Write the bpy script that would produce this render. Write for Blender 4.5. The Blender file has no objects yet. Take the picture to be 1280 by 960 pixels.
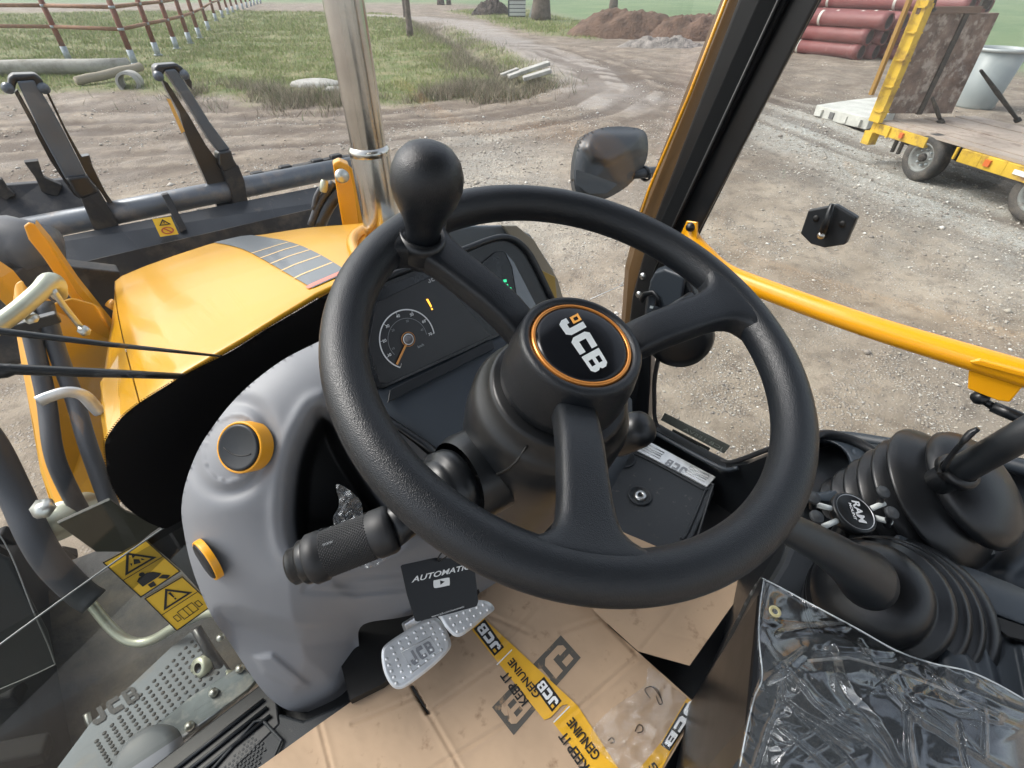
import bpy, bmesh, math, random
import numpy as np
from mathutils import Vector, Matrix
from mathutils.geometry import tessellate_polygon
R = math.radians
random.seed(7); rng = np.random.default_rng(7)
sc = bpy.context.scene
# ---------------- camera, world, sun, exposure ----------------
FL = 620.; CH = 2.35; PT = R(39.44); YW = R(40)
cd = bpy.data.cameras.new('camera'); cam = bpy.data.objects.new('camera', cd); sc.collection.objects.link(cam)
cd.sensor_width = 36; cd.lens = FL/1280*36; cd.clip_start = 0.02; cd.clip_end = 2000
cam.location = (0, 0, CH); cam.rotation_euler = (R(90)-PT, 0, -YW); sc.camera = cam
sc.view_settings.view_transform = 'Standard'; sc.view_settings.look = 'None'
sc.view_settings.exposure = 0.98; sc.view_settings.gamma = 1
SUN_EL, SUN_AZ = R(48), R(-35)         # azimuth from +Y towards +X
w = bpy.data.worlds.new('World'); sc.world = w; w.use_nodes = True
nt = w.node_tree; bg = nt.nodes['Background']
sky = nt.nodes.new('ShaderNodeTexSky'); sky.sky_type = 'NISHITA'; sky.sun_disc = False
sky.sun_elevation = SUN_EL; sky.sun_rotation = SUN_AZ; sky.dust_density = 4; sky.air_density = 1.2
hs = nt.nodes.new('ShaderNodeHueSaturation'); hs.inputs['Saturation'].default_value = 0.42; hs.inputs['Value'].default_value = 1.0
nt.links.new(sky.outputs[0], hs.inputs['Color']); nt.links.new(hs.outputs[0], bg.inputs['Color'])
bg.inputs['Strength'].default_value = 0.15
sl = bpy.data.lights.new('sun', 'SUN'); sl.energy = 1.0; sl.angle = R(20); sl.color = (1, .97, .93)
so = bpy.data.objects.new('sun', sl); sc.collection.objects.link(so)
sdir = Vector((math.sin(SUN_AZ)*math.cos(SUN_EL), math.cos(SUN_AZ)*math.cos(SUN_EL), math.sin(SUN_EL)))
so.rotation_euler = sdir.to_track_quat('Z', 'Y').to_euler(); so.location = (0, 0, 30)
sc.cycles.transparent_max_bounces = 16; sc.cycles.max_bounces = 8
# ---------------- survey helpers: photo measurements to places ----------------
hx, hy, cp, sp = math.sin(YW), math.cos(YW), math.cos(PT), math.sin(PT)
C0 = Vector((0, 0, CH))
def ray(u, v):
    a = (u-640)/FL; b = (480-v)/FL; h = cp+b*sp; z = -sp+b*cp
    return Vector((hx*h+hy*a, hy*h-hx*a, z))
def D(u, v, t): return C0+ray(u, v)*t
def AX(i, u, v, c): d = ray(u, v); return C0+d*((c-C0[i])/d[i])
def PX(u, v, x): return AX(0, u, v, x)
def PY(u, v, y): return AX(1, u, v, y)
def PZ(u, v, z): return AX(2, u, v, z)
def PN(u, v, o, n): d = ray(u, v); return C0+d*((Vector(o)-C0).dot(n)/d.dot(n))
# ---------------- scene graph helpers ----------------
COL = sc.collection; WL = {}
def link(o, parent=None, wl=Vector((0, 0, 0))):
    COL.objects.link(o); WL[o.name] = Vector(wl)
    if parent: o.parent = parent; o.location = Vector(wl)-WL[parent.name]
    else: o.location = wl
    return o
def tag(o, label=None, cat=None, group=None, kind=None):
    for k, v in (('label', label), ('category', cat), ('group', group), ('kind', kind)):
        if v: o[k] = v
    return o
def thing(name, loc, label, cat, group=None):
    return tag(link(bpy.data.objects.new(name, None), None, loc), label, cat, group)
def obj(name, vs, fs, mat, parent=None, smooth=True, bevel=0, sub=0, grid=False):
    vs = [Vector(v) for v in vs]
    lo = Vector([min(v[i] for v in vs) for i in range(3)]); hi = Vector([max(v[i] for v in vs) for i in range(3)])
    c = (lo+hi)/2
    me = bpy.data.meshes.new(name); me.from_pydata([tuple(v-c) for v in vs], [], fs); me.update()
    bm = bmesh.new(); bm.from_mesh(me); (None if grid else bmesh.ops.recalc_face_normals(bm, faces=bm.faces)); bm.to_mesh(me); bm.free()
    if smooth: me.polygons.foreach_set('use_smooth', [True]*len(me.polygons))
    for m in (mat if isinstance(mat, (list, tuple)) else [mat]): me.materials.append(m)
    o = bpy.data.objects.new(name, me); link(o, parent, c)
    if bevel:
        b = o.modifiers.new('bevel', 'BEVEL'); b.width = bevel; b.segments = 3; b.limit_method = 'ANGLE'; b.angle_limit = R(35); b.harden_normals = False
        if smooth: me.polygons.foreach_set('use_smooth', [True]*len(me.polygons))
    if sub: s = o.modifiers.new('sub', 'SUBSURF'); s.levels = s.render_levels = sub
    return o
class MB:
    """collects shapes into one mesh"""
    def __init__(s): s.v = []; s.f = []
    def add(s, vs, fs):
        n = len(s.v); s.v += [Vector(v) for v in vs]; s.f += [tuple(i+n for i in f) for f in fs]; return s
    def build(s, name, mat, parent=None, **k): return obj(name, s.v, s.f, mat, parent, **k)
def frame_of(d):
    d = Vector(d).normalized(); up = Vector((0, 0, 1)) if abs(d.z) < .9 else Vector((0, 1, 0))
    a = d.cross(up).normalized(); return a, a.cross(d).normalized(), d
def catmull(pts, n=6):
    pts = [Vector(p) for p in pts]; out = []
    P = [pts[0]*2-pts[1]]+pts+[pts[-1]*2-pts[-2]]
    for i in range(1, len(P)-2):
        for k in range(n):
            t = k/n; a, b, c, d = P[i-1:i+3]
            out.append(.5*((2*b)+(c-a)*t+(2*a-5*b+4*c-d)*t*t+(3*b-a-3*c+d)*t**3))
    out.append(pts[-1]); return out
def tubeg(pts, rad, seg=12, ell=1., caps=True, closed=False, up=None):
    pts = [Vector(p) for p in pts]; n = len(pts)
    rad = rad if isinstance(rad, (list, tuple)) else [rad]*n
    if len(rad) != n: rad = list(np.interp(np.linspace(0, 1, n), np.linspace(0, 1, len(rad)), rad))
    vs = []; fs = []; a = None
    for i, p in enumerate(pts):
        q0 = pts[(i-1) % n] if (closed or i) else pts[0]; q1 = pts[(i+1) % n] if (closed or i < n-1) else pts[-1]
        d = (q1-q0).normalized()
        if up is not None: a = Vector(up)-d*Vector(up).dot(d); a.normalize()
        elif a is None: a = frame_of(d)[0]
        else: a = (a-d*a.dot(d)).normalized()
        b = d.cross(a)
        for k in range(seg):
            t = 2*math.pi*k/seg; vs.append(p+a*math.cos(t)*rad[i]+b*math.sin(t)*rad[i]*ell)
    for i in range(n if closed else n-1):
        for k in range(seg):
            fs.append((i*seg+k, i*seg+(k+1) % seg, ((i+1) % n)*seg+(k+1) % seg, ((i+1) % n)*seg+k))
    if caps and not closed: fs += [tuple(range(seg)), tuple(range((n-1)*seg, n*seg))]
    return vs, fs
def tube(name, pts, rad, mat, parent=None, seg=16, smoothpath=0, **k):
    kk = {x: k.pop(x) for x in ('ell', 'caps', 'closed', 'up') if x in k}
    if smoothpath: pts = catmull(pts, smoothpath)
    return obj(name, *tubeg(pts, rad, seg, **kk), mat, parent, **k)
def latheg(prof, o, d, seg=40, a0=0, a1=2*math.pi):
    a, b, d = frame_of(d); o = Vector(o); vs = []; fs = []; full = abs(a1-a0-2*math.pi) < 1e-6
    m = seg if full else seg+1
    for (r, h) in prof:
        for k in range(m):
            t = a0+(a1-a0)*k/seg; vs.append(o+d*h+(a*math.cos(t)+b*math.sin(t))*max(r, 1e-5))
    for i in range(len(prof)-1):
        for k in range(seg):
            k2 = (k+1) % m; fs.append((i*m+k, i*m+k2, (i+1)*m+k2, (i+1)*m+k))
    return vs, fs
def lathe(name, prof, o, d, mat, parent=None, seg=40, **k): return obj(name, *latheg(prof, o, d, seg), mat, parent, **k)
def prismg(poly, off):
    """closed solid: polygon (3D points) swept by vector off"""
    poly = [Vector(p) for p in poly]; off = Vector(off); n = len(poly)
    tris = tessellate_polygon([poly])
    fs = [tuple(t) for t in tris]+[tuple(i+n for i in t[::-1]) for t in tris]
    fs += [(i, (i+1) % n, (i+1) % n+n, i+n) for i in range(n)]
    return poly+[p+off for p in poly], fs
def prism(name, poly, off, mat, parent=None, **k):
    k.setdefault('smooth', False)
    poly = [Vector(p) for p in poly]; n = len(poly)
    vs = poly+[p+Vector(off) for p in poly]
    fs = [tuple(range(n)), tuple(range(n, 2*n))]+[(i, (i+1) % n, (i+1) % n+n, i+n) for i in range(n)]
    return obj(name, vs, fs, mat, parent, **k)
def boxg(c, sx, sy, sz, ax=None):
    c = Vector(c); ax = ax or (Vector((1, 0, 0)), Vector((0, 1, 0)), Vector((0, 0, 1)))
    vs = [c+ax[0]*(sx*i/2)+ax[1]*(sy*j/2)+ax[2]*(sz*k/2) for i in (-1, 1) for j in (-1, 1) for k in (-1, 1)]
    return vs, [(0, 1, 3, 2), (4, 6, 7, 5), (0, 4, 5, 1), (2, 3, 7, 6), (0, 2, 6, 4), (1, 5, 7, 3)]
def box(name, c, sx, sy, sz, mat, parent=None, ax=None, **k):
    k.setdefault('smooth', False); return obj(name, *boxg(c, sx, sy, sz, ax), mat, parent, **k)
def beamg(p, q, wd, ht, side=None):
    p, q = Vector(p), Vector(q); d = (q-p); L = d.length; d.normalize()
    a = (Vector(side)-d*Vector(side).dot(d)).normalized() if side is not None else frame_of(d)[0]
    return boxg((p+q)/2, wd, ht, L, (a, d.cross(a), d))
def beam(name, p, q, wd, ht, mat, parent=None, side=None, **k):
    k.setdefault('smooth', False); return obj(name, *beamg(p, q, wd, ht, side), mat, parent, **k)
def flat(name, polys, mat, parent=None, th=None):
    """flat print: list of polygons (each: outer[, holes...]) of 3D points"""
    vs = []; fs = []
    for pl in polys:
        loops = pl if isinstance(pl[0], list) else [pl]
        loops = [[Vector(p) for p in l] for l in loops]; n = len(vs)
        for t in tessellate_polygon(loops): fs.append(tuple(i+n for i in t))
        for l in loops: vs += l
    return obj(name, vs, fs, mat, parent, smooth=False)
def text(name, s, o, x, y, h, m, parent, lift=.0, bold=0, width=None, center=False, ital=0):
    cu = bpy.data.curves.new(name, 'FONT'); cu.body = s; cu.size = 1; cu.offset = bold; cu.resolution_u = 3; cu.shear = ital
    cu.space_line = .85
    t = bpy.data.objects.new(name, cu); COL.objects.link(t); bpy.context.view_layer.update()
    me = bpy.data.meshes.new_from_object(t.evaluated_get(bpy.context.evaluated_depsgraph_get())); bpy.data.objects.remove(t)
    x = Vector(x).normalized(); y = Vector(y).normalized(); n_ = x.cross(y)
    xs = [v.co.x for v in me.vertices] or [0]; wx = max(xs)-min(xs); sx = (width/wx) if width else h/.7; sy = h/.7
    off = -wx/2 if center else 0
    vs = [Vector(o)+x*((v.co.x-min(xs)+off)*sx)+y*(v.co.y*sy)+n_*lift for v in me.vertices]; fs = [tuple(p.vertices) for p in me.polygons]
    bpy.data.meshes.remove(me); return obj(name, vs, fs, m, parent, smooth=False)
def sdpoly(px, py, poly):
    """signed distance, negative inside (numpy)"""
    px = np.asarray(px, float); py = np.asarray(py, float); d = np.full(px.shape, 1e18); ins = np.zeros(px.shape, bool)
    n = len(poly)
    for i in range(n):
        x0, y0 = poly[i][:2]; x1, y1 = poly[(i+1) % n][:2]; ex, ey = x1-x0, y1-y0
        t = np.clip(((px-x0)*ex+(py-y0)*ey)/(ex*ex+ey*ey+1e-12), 0, 1)
        d = np.minimum(d, (px-x0-t*ex)**2+(py-y0-t*ey)**2)
        c = (y0 > py) != (y1 > py)
        with np.errstate(divide='ignore', invalid='ignore'): xi = x0+(py-y0)*ex/(ey if ey else 1e-12)
        ins ^= c & (px < xi)
    return np.where(ins, -1, 1)*np.sqrt(d)
def sst(x, a, b): t = np.clip((x-a)/(b-a), 0, 1); return t*t*(3-2*t)
_lat = rng.random((256, 256))
def vnoise(x, y):
    xi = np.floor(x).astype(int); yi = np.floor(y).astype(int); fx = x-xi; fy = y-yi
    fx = fx*fx*(3-2*fx); fy = fy*fy*(3-2*fy); g = lambda i, j: _lat[(xi+i) & 255, (yi+j) & 255]
    return (g(0, 0)*(1-fx)+g(1, 0)*fx)*(1-fy)+(g(0, 1)*(1-fx)+g(1, 1)*fx)*fy
def fbm(x, y, o=4):
    s = 0; a = .5
    for i in range(o): s = s+a*vnoise(x*2**i+17.3*i, y*2**i+5.1*i); a *= .5
    return s
def smooth_poly(pts, n=5):
    pts = [Vector((p[0], p[1], 0)) for p in pts]; m = len(pts); out = []
    for i in range(m):
        a, b, c, d = pts[i-1], pts[i], pts[(i+1) % m], pts[(i+2) % m]
        for k in range(n):
            t = k/n; q = .5*((2*b)+(c-a)*t+(2*a-5*b+4*c-d)*t*t+(3*b-a-3*c+d)*t**3); out.append((q.x, q.y))
    return out
def relief(name, outline, o, nrm, hfun, mat, parent=None, step=4, skirt=.03, smooth_outline=True, **k):
    """moulded shell on the plane (o, nrm): hfun(u, v, sd) gives its height over the plane; sd<0 inside the outline"""
    if smooth_outline: outline = smooth_poly(outline)
    nrm = Vector(nrm).normalized(); o = Vector(o)
    us = [p[0] for p in outline]; vs_ = [p[1] for p in outline]
    U, V = np.meshgrid(np.arange(min(us)-step, max(us)+2*step, step), np.arange(min(vs_)-step, max(vs_)+2*step, step))
    sd = sdpoly(U, V, outline)
    # pull the vertices just outside onto the outline
    near = (sd > -step*.45) & (sd < step*1.25)
    if near.any():
        e = .5; gx = (sdpoly(U+e, V, outline)-sdpoly(U-e, V, outline))/(2*e); gy = (sdpoly(U, V+e, outline)-sdpoly(U, V-e, outline))/(2*e)
        U = np.where(near, U-gx*sd, U); V = np.where(near, V-gy*sd, V); sd = np.where(near, 0, sd)
    use = sd <= 0; Hh = hfun(U, V, -sd)
    idx = -np.ones(U.shape, int); verts = []
    for i, j in zip(*np.nonzero(use)):
        idx[i, j] = len(verts); verts.append(PN(U[i, j], V[i, j], o+nrm*float(Hh[i, j]), nrm))
    faces = []
    for i in range(U.shape[0]-1):
        for j in range(U.shape[1]-1):
            q = [idx[i, j], idx[i, j+1], idx[i+1, j+1], idx[i+1, j]]
            if min(q) >= 0: faces.append(tuple(q))
            elif sum(x >= 0 for x in q) == 3: faces.append(tuple(x for x in q if x >= 0))
    uvs = {int(idx[i, j]): (float(U[i, j]), float(V[i, j])) for i, j in zip(*np.nonzero(use))}
    ok = []
    for f in faces:                                   # one consistent facing, no slivers
        P_ = [uvs[x] for x in f]; ar = sum(P_[k-1][0]*P_[k][1]-P_[k][0]*P_[k-1][1] for k in range(len(f)))
        if abs(ar) > .02: ok.append(f if ar > 0 else f[::-1])
    faces = ok
    if skirt:
        from collections import defaultdict
        sdir = ray(sum(us)/len(us), sum(vs_)/len(vs_)).normalized(); sdir = (sdir-nrm*.6).normalized()
        ed = defaultdict(int)
        for f in faces:
            for x, y in zip(f, f[1:]+f[:1]): ed[(min(x, y), max(x, y))] += 1
        bd = [e for e, c in ed.items() if c == 1]; m_ = {}
        for e in bd:
            for x in e:
                if x not in m_: m_[x] = len(verts); verts += [verts[x], verts[x]+sdir*skirt]     # own vertices: a crisp edge
        ori = {(x, y) for f in faces for x, y in zip(f, f[1:]+f[:1])}
        faces += [((m_[x], m_[x]+1, m_[y]+1, m_[y]) if (x, y) in ori else (m_[x], m_[y], m_[y]+1, m_[x]+1)) for x, y in bd]
    return obj(name, verts, faces, mat, parent, grid=True, **k)
def film_mat(name, gl=.22, rough=.12, diff=.05, bump=None):
    m = bpy.data.materials.new(name); m.use_nodes = True; n = m.node_tree; n.nodes.clear(); L = n.links.new
    out = n.nodes.new('ShaderNodeOutputMaterial'); tr = n.nodes.new('ShaderNodeBsdfTransparent'); tr.inputs[0].default_value = (.93, .94, .95, 1)
    g = n.nodes.new('ShaderNodeBsdfGlossy'); g.inputs['Roughness'].default_value = rough; g.inputs[0].default_value = (.92, .96, 1, 1)
    df = n.nodes.new('ShaderNodeBsdfTranslucent'); df.inputs[0].default_value = (.75, .8, .85, 1)
    lw = n.nodes.new('ShaderNodeLayerWeight'); lw.inputs['Blend'].default_value = .5
    pw = n.nodes.new('ShaderNodeMath'); pw.operation = 'POWER'; pw.inputs[1].default_value = 3; L(lw.outputs['Facing'], pw.inputs[0])
    mu = n.nodes.new('ShaderNodeMath'); mu.operation = 'MULTIPLY_ADD'; mu.inputs[1].default_value = .8; mu.inputs[2].default_value = gl; mu.use_clamp = True; L(pw.outputs[0], mu.inputs[0])
    a = n.nodes.new('ShaderNodeMixShader'); L(mu.outputs[0], a.inputs[0]); L(tr.outputs[0], a.inputs[1]); L(g.outputs[0], a.inputs[2])
    b = n.nodes.new('ShaderNodeMixShader'); b.inputs[0].default_value = diff; L(a.outputs[0], b.inputs[1]); L(df.outputs[0], b.inputs[2]); L(b.outputs[0], out.inputs[0])
    if bump:
        geo = n.nodes.new('ShaderNodeNewGeometry'); t = n.nodes.new('ShaderNodeTexNoise'); t.inputs['Scale'].default_value = bump[0]; t.inputs['Detail'].default_value = 3; t.inputs['Distortion'].default_value = 1.5; L(geo.outputs['Position'], t.inputs['Vector'])
        bp = n.nodes.new('ShaderNodeBump'); bp.inputs['Strength'].default_value = bump[1]; bp.inputs['Distance'].default_value = .004; L(t.outputs['Fac'], bp.inputs['Height']); L(bp.outputs[0], g.inputs['Normal']); L(bp.outputs[0], lw.inputs['Normal'])
    MATS[name] = m; return m
# ---------------- materials ----------------
MATS = {}
def mat(name, col, rough=.5, metal=0, bump=None, var=None, coat=0, spec=.5, wear=None, emit=None, alpha=None, trans=0):
    """bump=(scale, strength, kind, dist), var=(scale, amount), wear=(scale, lo, hi, colour)"""
    if name in MATS: return MATS[name]
    m = bpy.data.materials.new(name); m.use_nodes = True; n = m.node_tree; b = n.nodes['Principled BSDF']
    b.inputs['Base Color'].default_value = (*col, 1); b.inputs['Roughness'].default_value = rough
    b.inputs['Metallic'].default_value = metal; b.inputs['Coat Weight'].default_value = coat; b.inputs['Coat Roughness'].default_value = .08
    b.inputs['Specular IOR Level'].default_value = spec; b.inputs['Transmission Weight'].default_value = trans
    tc = n.nodes.new('ShaderNodeTexCoord'); geo = n.nodes.new('ShaderNodeNewGeometry')
    pos = geo.outputs['Position']
    L = n.links.new; c = None
    if var:
        t = n.nodes.new('ShaderNodeTexNoise'); t.inputs['Scale'].default_value = var[0]; t.inputs['Detail'].default_value = 6; L(pos, t.inputs['Vector'])
        mr = n.nodes.new('ShaderNodeMapRange'); mr.inputs['From Min'].default_value = .3; mr.inputs['From Max'].default_value = .7
        mr.inputs['To Min'].default_value = 1-var[1]; mr.inputs['To Max'].default_value = 1+var[1]; L(t.outputs['Fac'], mr.inputs['Value'])
        vm = n.nodes.new('ShaderNodeVectorMath'); vm.operation = 'SCALE'; vm.inputs[0].default_value = col; L(mr.outputs[0], vm.inputs['Scale']); c = vm.outputs[0]
        rr = n.nodes.new('ShaderNodeMapRange'); rr.inputs['To Min'].default_value = rough*.8; rr.inputs['To Max'].default_value = min(1, rough*1.25); L(t.outputs['Fac'], rr.inputs['Value']); L(rr.outputs[0], b.inputs['Roughness'])
    if wear:
        t = n.nodes.new('ShaderNodeTexNoise'); t.inputs['Scale'].default_value = wear[0]; t.inputs['Detail'].default_value = 9; t.inputs['Roughness'].default_value = .65; L(pos, t.inputs['Vector'])
        mr = n.nodes.new('ShaderNodeMapRange'); mr.inputs['From Min'].default_value = wear[1]; mr.inputs['From Max'].default_value = wear[2]; L(t.outputs['Fac'], mr.inputs['Value'])
        mx = n.nodes.new('ShaderNodeMix'); mx.data_type = 'RGBA'; L(mr.outputs[0], mx.inputs[0])
        if c: L(c, mx.inputs[6])
        else: mx.inputs[6].default_value = (*col, 1)
        mx.inputs[7].default_value = (*wear[3], 1); c = mx.outputs[2]
    if c: L(c, b.inputs['Base Color'])
    if bump:
        kind = bump[2] if len(bump) > 2 else 'noise'
        if kind == 'noise': t = n.nodes.new('ShaderNodeTexNoise'); t.inputs['Detail'].default_value = 3; ou = 'Fac'
        else: t = n.nodes.new('ShaderNodeTexVoronoi'); t.feature = 'SMOOTH_F1' if kind == 'leather' else 'F1'; ou = 'Distance'
        t.inputs['Scale'].default_value = bump[0]; L(pos, t.inputs['Vector'])
        bp = n.nodes.new('ShaderNodeBump'); bp.inputs['Strength'].default_value = bump[1]; bp.inputs['Distance'].default_value = bump[3] if len(bump) > 3 else .001
        L(t.outputs[ou], bp.inputs['Height']); L(bp.outputs[0], b.inputs['Normal'])
    if emit: b.inputs['Emission Color'].default_value = (*emit[:3], 1); b.inputs['Emission Strength'].default_value = emit[3]
    MATS[name] = m; return m
def srgb(r, g, b): return tuple(((c/255)/12.92 if c/255 < .04045 else ((c/255+.055)/1.055)**2.4) for c in (r, g, b))
def glassmat(name, tint=(.93, .95, .94), refl=1., rough=0.0, dirt=.0):
    m = bpy.data.materials.new(name); m.use_nodes = True; n = m.node_tree; n.nodes.clear(); L = n.links.new
    out = n.nodes.new('ShaderNodeOutputMaterial'); tr = n.nodes.new('ShaderNodeBsdfTransparent'); tr.inputs[0].default_value = (*tint, 1)
    gl = n.nodes.new('ShaderNodeBsdfGlossy'); gl.inputs['Roughness'].default_value = rough
    fr = n.nodes.new('ShaderNodeLayerWeight'); fr.inputs['Blend'].default_value = .5      # symmetric: same for both faces of the sheet
    pw = n.nodes.new('ShaderNodeMath'); pw.operation = 'POWER'; pw.inputs[1].default_value = 5; L(fr.outputs['Facing'], pw.inputs[0])
    mu = n.nodes.new('ShaderNodeMath'); mu.operation = 'MULTIPLY_ADD'; mu.inputs[1].default_value = .9*refl; mu.inputs[2].default_value = .04*refl; L(pw.outputs[0], mu.inputs[0])
    mx = n.nodes.new('ShaderNodeMixShader'); L(mu.outputs[0], mx.inputs[0]); L(tr.outputs[0], mx.inputs[1]); L(gl.outputs[0], mx.inputs[2])
    last = mx.outputs[0]
    if dirt:
        df = n.nodes.new('ShaderNodeBsdfDiffuse'); df.inputs[0].default_value = (.6, .6, .58, 1)
        geo = n.nodes.new('ShaderNodeNewGeometry'); t = n.nodes.new('ShaderNodeTexNoise'); t.inputs['Scale'].default_value = 4; t.inputs['Detail'].default_value = 8; L(geo.outputs['Position'], t.inputs['Vector'])
        mr = n.nodes.new('ShaderNodeMapRange'); mr.inputs['From Min'].default_value = .4; mr.inputs['From Max'].default_value = .8; mr.inputs['To Max'].default_value = dirt; L(t.outputs['Fac'], mr.inputs['Value'])
        m2 = n.nodes.new('ShaderNodeMixShader'); L(mr.outputs[0], m2.inputs[0]); L(last, m2.inputs[1]); L(df.outputs[0], m2.inputs[2]); last = m2.outputs[0]
    L(last, out.inputs[0]); MATS[name] = m; return m
M_wheel = mat('wheel_rubber', (.0095, .012, .0155), .35, bump=(1500, .5, 'leather', .0006), spec=.5)
M_blk = mat('black_plastic', (.011, .0135, .0165), .38, bump=(900, .2, 'noise', .0006), var=(30, .12), spec=.5)
M_blk2 = mat('black_plastic_smooth', (.0075, .009, .011), .33, var=(12, .15), spec=.5)
M_dash = mat('slate_plastic', (.026, .034, .044), .48, bump=(1100, .2, 'noise', .0006))
M_mat = mat('floor_rubber', (.02, .024, .029), .55, bump=(600, .4, 'noise', .0008), wear=(60, .62, .75, (.12, .11, .1)))
M_grey = mat('grey_plastic', srgb(136, 138, 142), .48, bump=(1000, .15, 'noise', .0005), var=(5, .05))
M_rub = mat('bellows_rubber', (.0055, .0065, .008), .34, bump=(300, .1), spec=.5)
M_yel = mat('yellow_paint', (.62, .315, .010), .3, coat=.25, var=(2.5, .06), bump=(40, .03), wear=(14, .66, .8, (.45, .28, .08)))
M_yel2 = mat('yellow_paint_clean', (.8, .36, .01), .28, coat=.6)
M_org = mat('orange_trim', (.85, .38, .02), .35)
M_bp = mat('black_paint', (.022, .026, .032), .33, coat=.3, var=(6, .3), wear=(9, .6, .78, (.12, .1, .08)))
M_bpd = mat('black_paint_dirty', (.02, .02, .021), .6, var=(5, .3), wear=(7, .5, .72, (.1, .08, .06)))
M_frit = mat('black_ceramic', (.004, .004, .0045), .5, spec=.2)
M_metal = mat('zinc_metal', (.55, .56, .52), .32, metal=.9, bump=(80, .1), var=(15, .15))
M_steel = mat('brushed_steel', (.6, .61, .6), .3, metal=1, bump=(200, .1, 'noise', .0005), var=(20, .1))
M_zinc = mat('zinc_pipe', (.5, .52, .42), .36, metal=.6, var=(12, .12))
M_alu = mat('aluminium', (.75, .77, .78), .38, metal=.55, bump=(250, .1), var=(40, .1))
M_hose = mat('hose_rubber', (.05, .055, .065), .55, bump=(500, .3))
M_hosez = mat('painted_hose', (.06, .065, .075), .5)
M_white = mat('white_print', (.75, .77, .78), .4)
M_dim = mat('dim_print', (.28, .3, .31), .5)
M_blkp = mat('black_print', (.008, .008, .008), .5)
M_ylab = mat('yellow_label', (.82, .5, .02), .45)
M_screen = mat('display_glass', (.006, .007, .009), .2, spec=.4, wear=(25, .5, .8, (.03, .035, .04)))
M_face = mat('display_face', (.014, .015, .018), .35)
M_glass = glassmat('window_glass', (.96, .975, .97), dirt=.03)
M_glass2 = glassmat('lower_glass', (.66, .68, .63), 1.6, dirt=.05)
M_galv = mat('galvanised', (.36, .4, .42), .5, metal=.5, var=(20, .2))
print('setup ok')
# ---------------- terrain ----------------
def gxy(pts): return [tuple(PZ(u, v, 0))[:2] for u, v in pts]
GR = {
 'left': gxy([(-500, 125), (0, 118), (160, 112), (240, 118), (380, 130), (480, 130), (600, 122), (645, 119), (632, 98), (600, 80), (560, 52), (520, 28), (480, 17), (300, 14), (-500, 18)]),
 'mid': gxy([(560, 32), (600, 42), (650, 62), (700, 84), (706, 100), (680, 108), (648, 108), (628, 84), (590, 62), (556, 42)]),
 'verge': gxy([(560, 14), (600, 22), (640, 35), (690, 45), (740, 50), (760, 35), (735, 30), (640, 10)]),
 'field': gxy([(-800, -27.5), (250, -27.5), (900, -27.5), (1500, -27.5), (2600, -26), (2600, 150), (1500, 110), (1290, 92), (1200, 74), (1120, 30), (990, 4), (930, 40), (895, 38), (735, 30), (640, 8), (560, 4), (300, 3), (-800, 6)]),
 'ditch': gxy([(520, 26), (560, 50), (600, 78), (634, 98), (650, 118), (672, 112), (640, 92), (612, 70), (580, 50), (545, 30)]),
 'gravel': gxy([(985, 128), (1060, 150), (1150, 200), (1280, 262), (1400, 320), (1500, 420), (1280, 350), (1130, 270), (1030, 225), (960, 175), (950, 140)]),
 'gravel2': gxy([(560, 150), (650, 165), (730, 240), (760, 330), (640, 340), (560, 260), (500, 200)]),
}
path = np.array(gxy([(440, 20), (520, 22), (570, 27), (610, 42), (660, 62), (705, 82), (735, 98), (770, 125)]))
def dpath(x, y):
    d = np.full(x.shape, 1e9)
    for (x0, y0), (x1, y1) in zip(path[:-1], path[1:]):
        ex, ey = x1-x0, y1-y0; t = np.clip(((x-x0)*ex+(y-y0)*ey)/(ex*ex+ey*ey), 0, 1); d = np.minimum(d, np.hypot(x-x0-t*ex, y-y0-t*ey))
    return d
def masks(x, y):
    n = (fbm(x*.8, y*.8)-.47); n2 = fbm(x*3+9, y*3)-.47
    r = np.hypot(x, y); s = .3+.012*r
    e = lambda k, w=1., a=1.5: sst(-(sdpoly(x, y, GR[k])+n*a+n2*a*.5), -w*s, w*s)
    gl = np.maximum(np.maximum(e('left'), e('mid', 1, .8)), e('verge')); fld = e('field', 3, 2)
    dt = e('ditch', 1.5, .6); pt = sst(1.3+n*1.5-dpath(x, y), -.5, .6)*(1-fld*.5)
    return gl, fld, dt, pt, e('gravel', 3, 1.5), e('gravel2', 3, 1.5)
trk = np.array(gxy([(-900, 215), (-300, 182), (0, 168), (250, 162), (450, 152), (600, 142), (690, 128), (735, 108), (720, 88), (660, 64)]))
trk2 = np.array(gxy([(1500, 300), (1200, 215), (1000, 150), (900, 120), (820, 98), (760, 92), (700, 84)]))
def ruts(x, y):
    out = np.zeros(x.shape); best = None
    for T, wd in ((trk, 2.6), (trk2, 2.2)):
        d = np.full(x.shape, 1e9); al = np.zeros(x.shape); acc = 0
        for (x0, y0), (x1, y1) in zip(T[:-1], T[1:]):
            ex, ey = x1-x0, y1-y0; L_ = math.hypot(ex, ey); t = np.clip(((x-x0)*ex+(y-y0)*ey)/(L_*L_), 0, 1); dx, dy = x-x0-t*ex, y-y0-t*ey
            q = np.hypot(dx, dy); s = np.sign(ex*dy-ey*dx)*q; m = q < np.abs(d); d = np.where(m, s, d); al = np.where(m, acc+t*L_, al); acc += L_
        n_ = vnoise(d*3.2+.6*vnoise(al*.4, d*.3), al*.12+40); n2_ = vnoise(d*8+9, al*.3)
        out = np.maximum(out, sst(n_+.25*(n2_-.5), .52, .72)*sst(-np.abs(d), -wd-1.5, -wd+1))
    return out, None, None
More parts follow.
